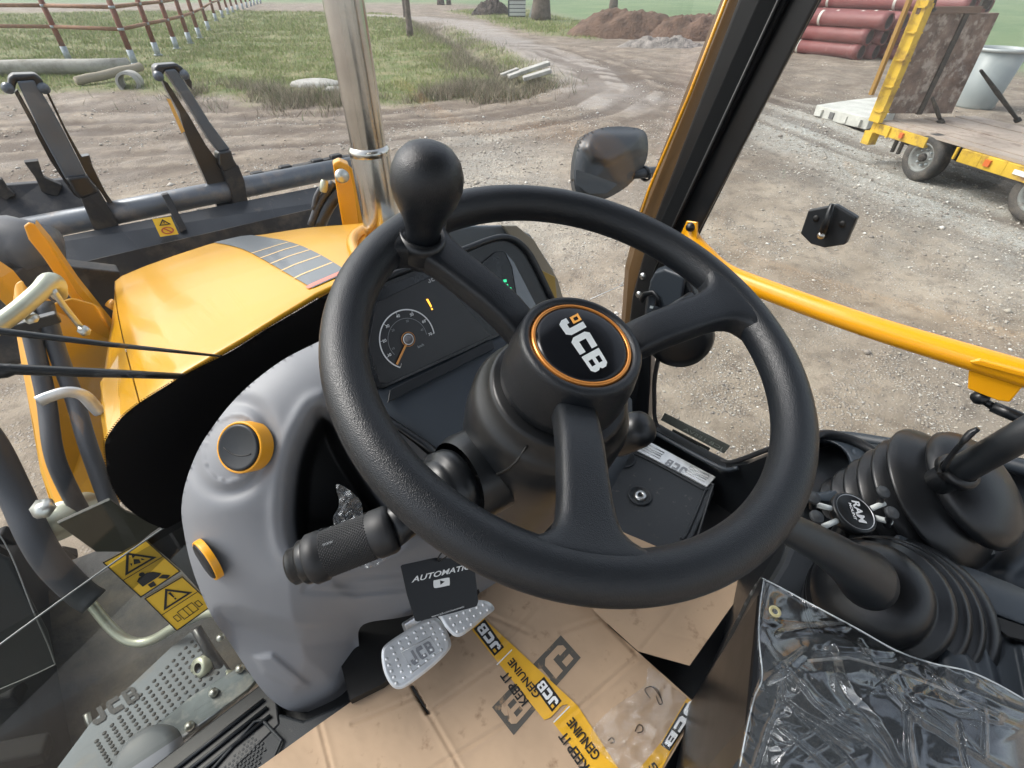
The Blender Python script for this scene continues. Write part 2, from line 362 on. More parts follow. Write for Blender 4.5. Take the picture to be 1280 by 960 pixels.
def height(x, y):
    gl, fld, dt, pt, g1, g2 = masks(x, y)
    r = np.hypot(x, y)
    h = (fbm(x*1.2, y*1.2)-.47)*.06*(1-.6*fld)+(fbm(x*6, y*6, 3)-.44)*.035*np.clip(14/(r+1e-3), .2, 1)*(r < 60)
    # wheel ruts along the track, parallel to the path leading off
    mud = (1-gl)*(1-fld)
    q = y*.9-x*.35; h = h+mud*sst(r, 7, 12)*.02*(np.sin(q*2.1+3*fbm(x*.25, y*.25))**2-.5)+mud*sst(r, 6, 10)*.02*(vnoise(q*3.5, (x+y*.4)*.35)-.5)
    h = h-dt*.35+gl*.05
    rt_, dd_, tt_ = ruts(x, y)
    return h-mud*.03*rt_
az = np.concatenate([np.linspace(-180, -46, 30)[:-1], np.linspace(-46, 96, 560), np.linspace(96, 180, 20)[1:]])
rr = np.concatenate([[.01, .6, 1.2], np.geomspace(1.6, 60, 430), np.geomspace(62, 900, 40)])
A_, R_ = np.meshgrid(np.radians(az), rr); GX = np.sin(A_)*R_; GY = np.cos(A_)*R_
GZ = np.where(R_ < 61, height(GX, GY), 0); gm = masks(GX, GY)
def gridmesh(name, X, Y, Z, attrs, material, **tags):
    me = bpy.data.meshes.new(name); n, m = X.shape
    v = np.stack([X, Y, Z], -1).reshape(-1, 3).astype(np.float32)
    i = (np.arange(n-1)[:, None]*m+np.arange(m-1)[None]).ravel(); f = np.stack([i, i+1, i+m+1, i+m], -1)[:, ::-1]
    me.vertices.add(len(v)); me.vertices.foreach_set('co', v.ravel())
    me.loops.add(f.size); me.loops.foreach_set('vertex_index', f.ravel().astype(np.int32))
    me.polygons.add(len(f)); me.polygons.foreach_set('loop_start', np.arange(0, f.size, 4, dtype=np.int32))
    me.polygons.foreach_set('use_smooth', np.ones(len(f), bool)); me.update(calc_edges=True)
    for k, a in attrs.items():
        at = me.attributes.new(k, 'FLOAT', 'POINT'); at.data.foreach_set('value', np.asarray(a, np.float32).ravel())
    me.materials.append(material); o = bpy.data.objects.new(name, me); link(o); tag(o, **tags); return o
gmt = bpy.data.materials.new('muddy_gravel_ground'); gmt.use_nodes = True; n = gmt.node_tree; L = n.links.new; B = n.nodes['Principled BSDF']
B.inputs['Specular IOR Level'].default_value = .25
geo = n.nodes.new('ShaderNodeNewGeometry')
def nz(scale, det=8, rough=.6, dist=0):
    t = n.nodes.new('ShaderNodeTexNoise'); t.inputs['Scale'].default_value = scale; t.inputs['Detail'].default_value = det; t.inputs['Roughness'].default_value = rough; t.inputs['Distortion'].default_value = dist
    L(geo.outputs['Position'], t.inputs['Vector']); return t.outputs['Fac']
def mr(s, a, b, c=0, d=1):
    t = n.nodes.new('ShaderNodeMapRange'); L(s, t.inputs['Value'])
    for k, v in zip(('From Min', 'From Max', 'To Min', 'To Max'), (a, b, c, d)): t.inputs[k].default_value = v
    return t.outputs[0]
def att(k): t = n.nodes.new('ShaderNodeAttribute'); t.attribute_name = k; return t.outputs['Fac']
def mul(a, b):
    t = n.nodes.new('ShaderNodeMath'); t.operation = 'MULTIPLY'; L(a, t.inputs[0])
    if isinstance(b, float): t.inputs[1].default_value = b
    else: L(b, t.inputs[1])
    return t.outputs[0]
def mix(f, a, b):
    t = n.nodes.new('ShaderNodeMix'); t.data_type = 'RGBA'
    if isinstance(f, float): t.inputs[0].default_value = f
    else: L(f, t.inputs[0])
    for i, c in ((6, a), (7, b)):
        if isinstance(c, tuple): t.inputs[i].default_value = (*c, 1)
        else: L(c, t.inputs[i])
    return t.outputs[2]
base = mix(mr(nz(.9), .35, .65), (.22, .178, .134), (.42, .355, .275))
base = mix(mr(nz(5, 9, .7), .5, .72), base, (.16, .128, .10))
base = mix(mr(nz(.35, 3), .5, .7, 0, .6), base, (.19, .165, .14))
base = mix(mul(att('far'), mr(nz(2, 8, .7), .35, .65, .1, .95)), base, (.15, .118, .092))
vo = n.nodes.new('ShaderNodeTexVoronoi'); vo.inputs['Scale'].default_value = 42; L(geo.outputs['Position'], vo.inputs['Vector'])
peb = mul(mr(vo.outputs['Distance'], .25, .45, 1, 0), mr(nz(3, 6), .42, .6))
pc = mix(mr(vo.outputs['Color'], 0, 1), (.26, .23, .2), (.62, .58, .52))
base = mix(mul(peb, .8), base, pc)
base = mix(mul(att('grav'), mr(nz(9, 9, .75), .35, .6, .3, .9)), base, mix(mr(nz(60, 4, .8), .4, .6), (.2, .21, .2), (.62, .64, .6)))
base = mix(mul(att('path'), mr(nz(3, 6), .3, .7, .4, 1.)), base, (.36, .33, .3))
base = mix(mul(att('ditch'), .8), base, (.12, .11, .085))
base = mix(mul(att('rut'), .8), base, (.105, .08, .062))
grs = mix(mr(nz(1.2, 8, .7), .4, .6), (.13, .17, .06), (.26, .24, .13)); grs = mix(mr(nz(9, 9, .8), .52, .68), grs, (.12, .1, .065))
base = mix(att('grass'), base, grs)
base = mix(att('field'), base, mix(mr(nz(.25, 6), .35, .65), (.13, .2, .10), (.19, .25, .13)))
L(base, B.inputs['Base Color'])
base_done = 1
wet = mul(mr(nz(.8, 5), .45, .7), att('far')); L(mr(wet, 0, 1, .85, .5), B.inputs['Roughness'])
bp = n.nodes.new('ShaderNodeBump'); bp.inputs['Strength'].default_value = .9; bp.inputs['Distance'].default_value = .02
hh = n.nodes.new('ShaderNodeMath'); hh.operation = 'ADD'; L(nz(28, 9, .75), hh.inputs[0]); L(mul(peb, .5), hh.inputs[1]); L(hh.outputs[0], bp.inputs['Height']); L(bp.outputs[0], B.inputs['Normal'])
gl, fld, dt, pt, g1, g2 = gm
far = sst(R_, 6, 11)*(1-gl)*(1-fld)
ground = gridmesh('ground', GX, GY, GZ, dict(grass=gl*(1-dt*.7)*(1-pt), field=fld, ditch=dt, path=pt, rut=ruts(GX, GY)[0]*(1-gl)*(1-fld)*(.35+.65*fbm(GX*.5, GY*.5)*1.6), grav=np.maximum(g1, g2*.45), far=far*(1-.7*g1)), gmt, kind='structure')
def gh(x, y): return float(height(np.array([x], float), np.array([y], float))[0])
def gp(u, v): p = PZ(u, v, 0); p.z = gh(p.x, p.y); return p
# ---------------- scattered stuff: gravel, grass ----------------
def scatter(name, V, F, M, mats, **tags):
    me = bpy.data.meshes.new(name); k = F.shape[1]
    me.vertices.add(len(V)); me.vertices.foreach_set('co', V.astype(np.float32).ravel())
    me.loops.add(F.size); me.loops.foreach_set('vertex_index', F.ravel().astype(np.int32))
    me.polygons.add(len(F)); me.polygons.foreach_set('loop_start', np.arange(0, F.size, k, dtype=np.int32))
    for m in mats: me.materials.append(m)
    me.polygons.foreach_set('material_index', M.astype(np.int32)); me.update(calc_edges=True)
    o = bpy.data.objects.new(name, me); link(o); tag(o, **tags); return o
N = 190000
r = np.exp(rng.uniform(math.log(1.9), math.log(26), N)); a = np.radians(rng.uniform(-5, 96, N)); x = np.sin(a)*r; y = np.cos(a)*r
gl, fld, dt, pt, g1, g2 = masks(x, y)
dens = .12+.8*sst(fbm(x*.9+3, y*.9), .42, .6)+g1*1.+g2*.9-.2*sst(r, 9, 16)
keep = (rng.random(N) < dens) & (gl < .4) & (fld < .4); x = x[keep]; y = y[keep]; r = r[keep]; N = len(x)
s = rng.lognormal(math.log(.0062), .52, N)*np.clip(r/5, .75, 2.2)**.75; z = height(x, y)
oct_ = np.array([(1, 0, 0), (0, 1, 0), (-1, 0, 0), (0, -1, 0), (0, 0, 1), (0, 0, -.6)], float)
V = oct_[None]*rng.uniform(.55, 1.25, (N, 6, 1))*np.stack([np.ones(N), rng.uniform(.6, 1.2, N), rng.uniform(.35, .7, N)], -1)[:, None]*s[:, None, None]
th = rng.uniform(0, 6.28, N); c, q = np.cos(th), np.sin(th)
V = np.stack([V[..., 0]*c[:, None]-V[..., 1]*q[:, None], V[..., 0]*q[:, None]+V[..., 1]*c[:, None], V[..., 2]], -1)+np.stack([x, y, z+s*.15], -1)[:, None]
fo = np.array([(0, 1, 4), (1, 2, 4), (2, 3, 4), (3, 0, 4), (1, 0, 5), (2, 1, 5), (3, 2, 5), (0, 3, 5)])
F = (fo[None]+6*np.arange(N)[:, None, None]).reshape(-1, 3)
M = np.repeat(rng.choice(4, N, p=[.4, .3, .2, .1]), 8)
scatter('gravel', V.reshape(-1, 3), F, M, [mat('stone_a', (.40, .36, .30), .8), mat('stone_b', (.26, .23, .2), .8), mat('stone_c', (.55, .51, .45), .75), mat('stone_d', (.68, .66, .61), .7)], kind='stuff', label='loose pale gravel strewn over the muddy yard')
def blades(name, N, xy, hgt, wid, lean, cols, weights, **tags):
    x, y = xy; N = len(x); z = height(x, y); th = rng.uniform(0, 6.28, N); h = hgt*rng.uniform(.4, 1.5, N); wd = wid*rng.uniform(.6, 1.4, N)
    dx, dy = np.cos(th), np.sin(th); lx, ly = rng.normal(0, lean, (2, N))*h
    V = np.stack([np.stack([x-dx*wd, y-dy*wd, z-.02], -1), np.stack([x+dx*wd, y+dy*wd, z-.02], -1), np.stack([x+lx, y+ly, z+h], -1)], 1)
    scatter(name, V.reshape(-1, 3), np.arange(3*N).reshape(-1, 3), rng.choice(len(cols), N, p=weights), cols, **tags)
N = 420000
r = np.exp(rng.uniform(math.log(11), math.log(62), N)); a = np.radians(rng.uniform(-8, 62, N)); x = np.sin(a)*r; y = np.cos(a)*r
gl, fld, dt, pt, g1, g2 = masks(x, y)
dn = gl*(1-pt)*(1-.6*dt)*(.25+1.2*sst(fbm(x*.8, y*.8), .35, .6))
k = rng.random(N) < dn; x, y, r = x[k], y[k], r[k]
gc = [mat('grass_a', (.2, .29, .06), .7), mat('grass_b', (.3, .31, .13), .75), mat('grass_c', (.42, .37, .21), .8), mat('grass_d', (.1, .14, .045), .7)]
sc_ = np.clip(r/16, .7, 2.5)
blades('grass', 0, (x, y), .075*sc_**.6, .006*sc_, .6, gc, [.35, .3, .15, .2], kind='stuff', label='short winter grass on the verge and field')
N = 60000
dpx = np.array(gxy([(520, 28), (560, 52), (600, 78), (632, 100), (646, 112), (600, 120), (480, 126), (380, 126), (240, 114), (560, 50), (530, 30), (330, 20)]))
i = rng.integers(0, 8, N); t = rng.random(N); x = dpx[i, 0]*(1-t)+dpx[i+1, 0]*t+rng.normal(0, .75, N); y = dpx[i, 1]*(1-t)+dpx[i+1, 1]*t+rng.normal(0, .5, N)
k = fbm(x*1.1, y*1.1)+.25*(rng.random(N)-.5) > .5; x, y = x[k], y[k]
blades('dead_weeds', 0, (x, y), .2, .007, .55, [mat('weed_a', (.2, .165, .12), .9), mat('weed_b', (.38, .33, .25), .9), gc[3]], [.45, .35, .2], kind='stuff', label='dry brown weeds growing along the ditch')
# ---------------- soil heaps, stones ----------------
def heap(name, pu, L1, L2, H, ang, m, seed, label, cat, rough=.18):
    c = gp(*pu); th = np.linspace(0, 2*math.pi, 70); vs = []; fs = []; nr = 22; ca, sa = math.cos(ang), math.sin(ang)
    for i in range(nr+1):
        q = i/nr
        for k in range(70):
            a = 2*math.pi*k/70; ed = 1+.25*(float(fbm(np.array([math.cos(a)*2+seed]), np.array([math.sin(a)*2+seed]))[0])-.45)
            lx = L1*q*ed*math.cos(a); ly = L2*q*ed*math.sin(a); X = c.x+lx*ca-ly*sa; Y = c.y+lx*sa+ly*ca
            nn = float(fbm(np.array([X*1.3+seed]), np.array([Y*1.3]))[0])-.47; n2 = float(fbm(np.array([X*5+seed]), np.array([Y*5]))[0])-.47
            z = c.z-.1+(H+nn*H*.9+n2*rough*H)*max(0, (1-q*q))**.8
            vs.append((X, Y, z))
    for i in range(nr):
        for k in range(70): fs.append((i*70+k, i*70+(k+1) % 70, (i+1)*70+(k+1) % 70, (i+1)*70+k))
    o = obj(name, vs, fs, m); tag(o, label, cat); return o
M_soil = mat('red_soil', (.12, .074, .05), .95, bump=(9, 1, 'noise', .08), var=(2.5, .35))
M_rubb = mat('pale_rubble', (.26, .235, .21), .95, bump=(12, 1, 'noise', .1), var=(3, .4))
heap('soil_heap', (785, 44), 3.4, 2.0, 1.15, R(-40), M_soil, 3, 'reddish brown heap of dug soil beyond the muddy yard', 'soil heap')
heap('soil_heap', (862, 47), 2.4, 1.6, 1.05, R(-40), M_soil, 11, 'reddish brown soil heap close behind the windscreen pillar', 'soil heap')
heap('rubble_heap', (826, 58), 2.0, .9, .4, R(-40), M_rubb, 21, 'low grey rubble at the foot of the red soil heap', 'rubble heap', .8)
heap('brush_heap', (614, 19), 1.6, 1.0, 1.0, R(-30), mat('brush', (.07, .055, .045), .95, bump=(9, 1, 'noise', .2), var=(2, .5)), 31, 'dark heap of brushwood far beside the slatted box', 'brush heap', .9)
M_conc = mat('old_concrete', (.4, .39, .36), .85, bump=(60, .5, 'noise', .004), var=(4, .2), wear=(3, .5, .75, (.2, .2, .16)))
for u, v, sx, sy, ang, lb in ((650, 97, .75, .28, .5, 'left of the two pale concrete slabs tipped into the ditch'), (668, 96, .9, .36, .35, 'upper of the pale concrete slabs leaning at the ditch end'), (671, 104, .8, .32, .3, 'lowest pale concrete slab lying by the ditch end'), (637, 92, .6, .2, .6, 'narrow pale stone half hidden in the ditch weeds')):
    c = gp(u, v)+Vector((0, 0, .22)); ax = frame_of((math.cos(ang-.9), math.sin(ang-.9), .25))
    tag(box('concrete_slab', c, sy, .1, sx, M_conc, ax=ax, bevel=.02), lb, 'concrete slab', 'concrete slabs in the ditch')
def rock(name, u, v, s, label):
    c = gp(u, v); bm = bmesh.new(); bmesh.ops.create_icosphere(bm, subdivisions=3, radius=1)
    vs = [Vector((p.co.x*s[0], p.co.y*s[1], p.co.z*s[2]))*(1+.35*(float(fbm(np.array([p.co.x*1.5+u]), np.array([p.co.y*1.5+p.co.z*2]))[0])-.45)) for p in bm.verts]
    rt = Matrix.Rotation(-.7, 3, 'Z'); o = obj(name, [c+rt@p for p in vs], [tuple(x.index for x in f.verts) for f in bm.faces], M_conc); bm.free(); tag(o, label, 'rock')
rock('boulder', 398, 110, (.75, .42, .17), 'pale grey boulder on the grass edge behind the exhaust pipe')
rock('boulder', 418, 117, (.3, .2, .1), 'small pale stone in front of the big boulder by the exhaust')
# logs and culvert on the left
def rod(name, a, b, r, m, label, cat, parent=None):
    pts = [Vector(a).lerp(Vector(b), t/6)+Vector((0, 0, .01*math.sin(t*2.1))) for t in range(7)]
    o = tube(name, pts, r, m, parent, seg=14); 
    if label: tag(o, label, cat)
    return o
up = lambda p, h: Vector(p)+Vector((0, 0, h))
rod('log', up(gp(-150, 101), .2), up(gp(166, 94), .2), .2, mat('pale_log', (.36, .35, .31), .85, bump=(30, .6, 'noise', .01), wear=(2.5, .45, .7, (.2, .19, .15))), 'long pale log lying below the paddock fence', 'log')
rod('log', up(gp(100, 110), .1), up(gp(182, 97), .22), .11, mat('pale_log2', (.33, .29, .22), .9, bump=(30, .6, 'noise', .01)), 'thin pale log sloping down beside the culvert mouth', 'log')
c = gp(163, 113)+Vector((0, 0, .12)); lathe('culvert_pipe', [(.2, 0), (.26, 0), (.26, -.7), (.2, -.7), (.2, 0)], c, (-.3, -.9, .05), M_conc, seg=24); tag(bpy.data.objects['culvert_pipe'], 'dark mouth of a small concrete culvert under the verge', 'culvert')
# ---------------- fence ----------------
fen = thing('paddock_fence', gp(170, 83), 'reddish brown wooden paddock fence on galvanised feet running off into the field', 'fence')
M_wood = mat('stained_wood', (.19, .075, .045), .75, bump=(40, .4, 'noise', .005), var=(5, .25))
M_rail = mat('rail_wood', (.27, .15, .09), .8, bump=(40, .4, 'noise', .005), var=(5, .25))
pb = [(-95, 74), (0, 76.5), (88, 78), (170, 83), (199, 72), (222, 63), (239, 57), (251, 50), (262, 40), (271, 28), (279, 23), (286, 19), (292, 16.5), (298, 14), (304, 11.5), (309, 9.5), (314, 8), (318, 6.6), (322, 5.4), (326, 4.3)]
bs = [gp(*q) for q in pb]
FH = 1.72
rt = None
for i, b in enumerate(bs):
    if i in (1,): continue
    s = .8
    o = tube('post', [up(b, .3), up(b, FH)], .085, M_wood, fen, seg=10, smooth=True)
    ft = MB().add(*tubeg([up(b, -.05), up(b, .42)], .1, 10)).add(*boxg(up(b, .03), .26, .26, .03)).build('post_foot', M_galv, fen)
    for z in (.97, 1.54): tube('rail_clamp', [up(b, z-.035), up(b, z+.035)], .092, M_galv, fen, seg=8)
pp = [b for i, b in enumerate(bs) if i != 1]
for a, b in zip(pp[:-1], pp[1:]):
    for z in (.97, 1.54): tube('rail', [up(a, z), up(b, z)], .055, M_rail, fen, seg=8)
# ---------------- trees ----------------
M_bark = mat('bark', (.13, .105, .085), .95, bump=(22, .9, 'noise', .03), var=(6, .3))
def tree(u, v, r0, hgt, lean, label, seed):
    rg = random.Random(seed); b = gp(u, v); t = thing('bare_tree', b, label, 'tree', None)
    pts = [b+Vector((lean[0]*(k/8)**1.3*hgt, lean[1]*(k/8)*hgt, hgt*k/8)) for k in range(9)]
    trad = [r0*1.35, r0, r0*.92, r0*.85, r0*.75, r0*.6, r0*.5, r0*.35, r0*.2]
    tube('trunk', pts, trad, M_bark, t, seg=14, smoothpath=3)
    cr = MB()
    for k in range(26):
        q = rg.uniform(.28, 1); p = pts[int(q*7.9)]; a = rg.uniform(0, 6.28); L_ = hgt*(.5-.25*q); d = Vector((math.cos(a), math.sin(a), rg.uniform(.3, 1.1))).normalized()
        e = [p+d*L_*s+Vector((rg.gauss(0, .12), rg.gauss(0, .12), .15*s*s*L_)) for s in (0, .3, .6, 1)]; e[0] = p
        cr.add(*tubeg(e, [r0*.35*(1.2-q), r0*.2*(1.2-q), r0*.1, .01], 5))
        for j in range(5):
            s0 = e[rg.choice((1, 2, 2, 3))]; a2 = a+rg.uniform(-1.2, 1.2); d2 = Vector((math.cos(a2), math.sin(a2), rg.uniform(0, 1))).normalized()
            cr.add(*tubeg([s0, s0+d2*L_*.25, s0+d2*L_*.5+Vector((0, 0, .1))], [.025, .015, .004], 4))
    cr.build('crown', M_bark, t)
tree(513, 47, .13, 7, (.02, .0), 'bare tree with a thin dark trunk leaning over the ditch weeds', 1)
tree(507, 22, .12, 6, (-.05, .02), 'slim bare tree behind the leaning one near the exhaust pipe', 2)
tree(676, 26, .52, 12, (0, 0), 'thick bare tree trunk beside the slatted box', 3)
tree(766, 14, .3, 11, (.03, 0), 'bare tree standing just behind the red soil heap', 4)
tree(551, 6, .3, 11, (0, 0), 'far bare tree trunk left of the brushwood heap', 5)
tree(561, 6, .2, 10, (.02, 0), 'far pale tree trunk, nearest the brushwood heap', 6)
# slatted box and white slab
c = gp(646, 22); t = thing('slatted_box', c, 'pale slatted box with a dark side standing by the thick tree', 'box')
ax = (Vector((math.cos(R(-42)), math.sin(R(-42)), 0)), Vector((math.sin(R(42)), math.cos(R(42)), 0)), Vector((0, 0, 1)))
box('box_body', up(c, .5), 1.25, .9, .95, mat('dark_side', (.07, .08, .1), .7), t, ax)
for k in range(4): box('slat', up(c, .17+.22*k)-ax[1]*.47+ax[0]*.06, 1.15, .05, .17, mat('pale_slat', (.5, .53, .52), .6), t, ax)
box('lid', up(c, 1.0), 1.35, 1.0, .06, MATS['pale_slat'], t, ax)
c = gp(669, 23); tag(prism('leaning_slab', [c+ax[0]*x-ax[1]*.1+Vector((0, 0, z)) for x, z in ((-.5, 0), (-.1, 1.1), (.12, 1.15), (.12, 0))], ax[1]*.08, MATS['pale_slat']), 'pale angular slab leaning against the thick tree trunk', 'slab')
# ---------------- pipes ----------------
M_pipe = mat('maroon_pipe', (.2, .062, .06), .5, var=(2, .12), bump=(40, .1), wear=(3, .62, .8, (.35, .25, .23)))
M_pin = mat('pipe_inner', (.12, .1, .1), .6); M_strap = mat('strap', (.6, .58, .52), .6)
pa, pb_ = gp(1062, 74), gp(990, 66); dp = (pa-pb_); dp.z = 0; dp.normalize(); dn = Vector((dp.y, -dp.x, 0))
if dn.y < 0 or dn.x < 0: dn = dn if dn.dot(Vector((hx, hy, 0))) > 0 else -dn
pr = .235; c0 = gp(1074, 74)
names = ['bottom', 'second', 'third', 'fourth', 'fifth', 'sixth', 'seventh']
def pipe(e, label, straps=()):
    p = thing('pipe', e, label, 'pipe', 'maroon pipes stacked in the yard')
    Ln = 6.2
    prof = [(pr*.9, -.02), (pr*1.12, 0), (pr*1.12, -.28), (pr, -.36), (pr, -Ln), (pr*.9, -Ln)]
    lathe('pipe_wall', prof, e, dp, M_pipe, p, seg=28)
    lathe('bore', [(pr*.9, -.02), (pr*.88, -.5), (pr*.88, -2.0), (0, -2.0)], e, dp, M_pin, p, seg=20)
    for s in straps: lathe('strap', [(pr*1.03, -s), (pr*1.05, -s-.05), (pr*1.03, -s-.1)], e, dp, M_strap, p, seg=20)
col = [('nearest', 0, 0, 3), ('second', .25, .52, 3), ('third', .9, 1.04, 3), ('fourth', 1.1, 1.56, 3), ('fifth', 1.6, 2.3, 6), ('last', 1.9, 2.85, 6)]
for (cn, ext, back, rows) in col:
    for k in range(rows):
        e = c0+dp*(ext+(.55 if (k == 2 and rows == 3) else .1*k))+dn*back; e.z = c0.z+pr+.46*k
        ht = ['bottom', 'second', 'third', 'fourth', 'fifth', 'top'][k] if not (rows == 3 and k == 2) else 'top'
        pipe(e, f'maroon plastic pipe, {ht} layer in the {cn} row of the pipe stack', (2.4, 5.0) if k % 2 == 0 or rows == 6 else ())
print('terrain ok')
# ---------------- low-loader trailer ----------------
A = Vector((-.47, -.88, 0)).normalized(); B_ = Vector((.88, -.47, 0)).normalized(); KS = .756; UZ = Vector((0, 0, 1))
TO = PZ(1098, 150, .62)
M_ty = mat('trailer_yellow', (.62, .4, .03), .55, var=(3, .2), wear=(5, .5, .7, (.2, .1, .04)))
M_plank = mat('weathered_plank', (.36, .3, .25), .85, var=(2, .2), bump=(30, .5, 'noise', .006), wear=(4, .5, .7, (.2, .15, .12)))
M_ramp = mat('muddy_ramp_wood', (.17, .115, .09), .85, var=(6, .5), bump=(18, .9, 'noise', .02), wear=(7, .5, .62, (.38, .32, .27)))
M_dark = mat('underbody', (.02, .018, .016), .8, wear=(6, .5, .7, (.09, .07, .05)))
M_tyre = mat('tyre', (.035, .034, .033), .75, wear=(6, .45, .7, (.13, .11, .09)), bump=(60, .3))
M_rim = mat('wheel_rim_grey', (.2, .21, .2), .55, wear=(12, .5, .7, (.1, .08, .06)))
M_refl = mat('orange_reflector', (.6, .14, .03), .35)
tr = thing('low_loader_trailer', TO-UZ*.62, 'old yellow low-loader trailer with plank deck and raised muddy rear ramps', 'trailer')
def tp(a, b, z): return TO+(A*a+B_*b+UZ*(z-.82))*KS
def tbox(name, a0, a1, b0, b1, z0, z1, m, **k): return box(name, tp((a0+a1)/2, (b0+b1)/2, (z0+z1)/2), (a1-a0)*KS, (b1-b0)*KS, (z1-z0)*KS, m, tr, (A, B_, UZ), **k)
for k in range(9):
    w_ = 2.3/9; tbox('deck_plank', .05+.02*(k % 3), 9, k*w_+.02, (k+1)*w_, .77, .82+.006*((k*5) % 3), M_plank)
tbox('side_beam', 0, 1.25, 0, .1, .58, .765, M_ty, bevel=.008); tbox('side_beam', 2.0, 3.7, -.03, .1, .55, .765, M_ty, bevel=.008); tbox('side_beam', 4.5, 9, 0, .1, .58, .765, M_ty)
tbox('end_beam', -.1, 0, 0, 2.3, .55, .78, M_ty); tbox('chassis', .3, 9, .5, 1.9, .42, .75, M_dark)
for a in (.35, 1.9, 2.35, 2.8): tbox('rib', a, a+.04, -.035, 0, .57, .765, M_ty)
tbox('reflector', .66, .74, -.045, -.005, .64, .73, M_refl); tbox('reflector', 2.5, 2.6, -.07, -.035, .62, .72, M_refl); tbox('label_plate', 3.0, 3.3, -.045, -.031, .63, .7, M_white)
tbox('tail_bracket', -.14, .06, -.08, .12, .36, .6, M_ty); 
for a in (.4, .55, .95, 1.2): tbox('hanger', a, a+.05, .2, .26, .3, .6, M_dark)
WA = (PZ(1190, 226, 0)-TO).dot(A)/KS-.2; WB = .04
def wheel(a, first=None):
    c = tp(a, WB, .42); d = -B_; S = lambda pr: [(r_*.74, h_*.74) for r_, h_ in pr]
    o = lathe('tyre', S([(.25, .0), (.29, .02), (.38, .025), (.415, -.02), (.42, -.06), (.42, -.2), (.4, -.25), (.27, -.26)]), c, d, M_tyre, tr, 40)
    rm = lathe('wheel_rim', S([(.0, -.06), (.1, -.06), (.11, -.09), (.19, -.11), (.215, -.03), (.25, .015), (.262, .005), (.262, -.1)]), c, d, M_rim, tr, 36)
    lathe('hub', S([(0, .01), (.06, .01), (.075, -.01), (.075, -.08)]), c, d, M_dark, rm, 20)
    u_, v_, _ = frame_of(d)
    for k in range(8):
        q = c+(u_*math.cos(k*.785)+v_*math.sin(k*.785))*.105; lathe('wheel_nut', [(0, -.035), (.014, -.04), (.014, -.08)], q, d, M_galv, rm, 6)
wheel(WA); wheel(WA+2.2); wheel(WA+3.4)
lathe('axle', [(.05, 0), (.05, -1.2)], tp(WA, .5, .42), -B_, M_dark, tr, 12)
# raised ramps stand at the tail, leaning a little back
def rp(u, v): return PN(u, v, TO, A)         # vertical plane across the tail
base_l, base_r = rp(1103, 142), rp(1190, 142); top_l, top_r = rp(1152, 16), rp(1250, 16)
mid_b, mid_t = rp(1147, 142), rp(1208, 16)
for q in ((base_l, rp(1146, 142), rp(1206, 17), top_l), (rp(1149, 142), base_r, top_r, rp(1210, 17))):
    rm = prism('ramp_board', q, -A*.1, M_ramp, tr, bevel=.01)
beam('ramp_stile', rp(1148, 143), rp(1211, 10), .05, .08, M_dark, tr, side=A)
beam('ramp_head', rp(1148, 13), rp(1225, 12), .06, .08, mat('rusty_steel', (.16, .1, .07), .8), tr, side=A)
fr = beam('ramp_frame', rp(1094, 152), rp(1157, 0), .2, .08, M_ty, tr, side=A)
beam('ramp_frame', rp(1099, 148), rp(1160, 4), .1, .12, M_ty, tr, side=A)
for t in (.1, .32, .54, .76, .95):
    p = rp(1094, 152).lerp(rp(1157, 0), t); box('frame_gusset', p+A*.03, .16, .14, .02, M_ty, tr, (A, B_, UZ))
p0 = rp(1090, 140); beam('ramp_frame', rp(1095, 120)-A*.1, rp(1147, -6)-A*.1, .06, .05, mat('rusty_yellow', (.3, .17, .04), .8), tr, side=A)
def chainpost(a, b, r=.03):
    o = tube('tie_rod', [a, Vector(a).lerp(b, .4), b], [r*.6, r, r*.8], M_dark, tr, seg=8); lathe('tie_eye', [(.02, -.04), (.06, 0), (.02, .04)], b, UZ, M_dark, o, 10)
chainpost(rp(1148, 118)+A*.25, PZ(1176, 152, .64)); chainpost(PN(1226, 88, TO+A*.9, A), PZ(1272, 150, .64))
chainpost(rp(1172, -12), rp(1165, 12)); beam('crossbar', rp(1252, 12)-A*.3, rp(1262, -6)-A*.3, .05, .14, M_dark, tr, side=A)
# tub and concrete slabs beyond
c = PZ(1216, 134, 0); M_tub = mat('grey_tub', (.27, .3, .3), .4, trans=0)
t = thing('tub', c, 'tall grey plastic tub standing behind the trailer ramps', 'tub')
hT = 1.15; lathe('tub_wall', [(0, 0), (.36, 0), (.38, .05), (.46, hT-.06), (.44, hT-.06), (.36, .08), (0, .08)], c, UZ, M_tub, t, 32); lathe('tub_rim', [(.45, hT-.07), (.5, hT-.05), (.5, hT), (.45, hT), (.45, hT-.07)], c, UZ, mat('tub_rim', (.4, .43, .43), .4), t, 32)
sl1 = thing('concrete_platform', PZ(1060, 140, 0), 'low pale concrete slab platform lying behind the trailer tail', 'slab')
q = [PZ(u, v, .22) for u, v in ((1021, 131), (1062, 125), (1110, 120), (1120, 140), (1088, 148), (1052, 140))]
M_pc = mat('pale_concrete', (.5, .5, .46), .8, var=(3, .2))
prism('slab_top', q, (0, 0, -.2), M_pc, sl1, bevel=.01)
for k in range(4):
    a_ = q[0].lerp(q[4], .1+k*.24)+Vector((-.03, -.05, -.11)); box('slab_block', a_, .12, .12, .12, mat('dark_block', (.12, .12, .12), .8) if k == 1 else M_pc, sl1, (A, B_, UZ))
# ================= BACKHOE LOADER =================
BH = thing('backhoe_loader', Vector((.26, .3, 0)), 'yellow backhoe loader seen from its own cab, with black forks folded over the front bucket', 'backhoe loader')
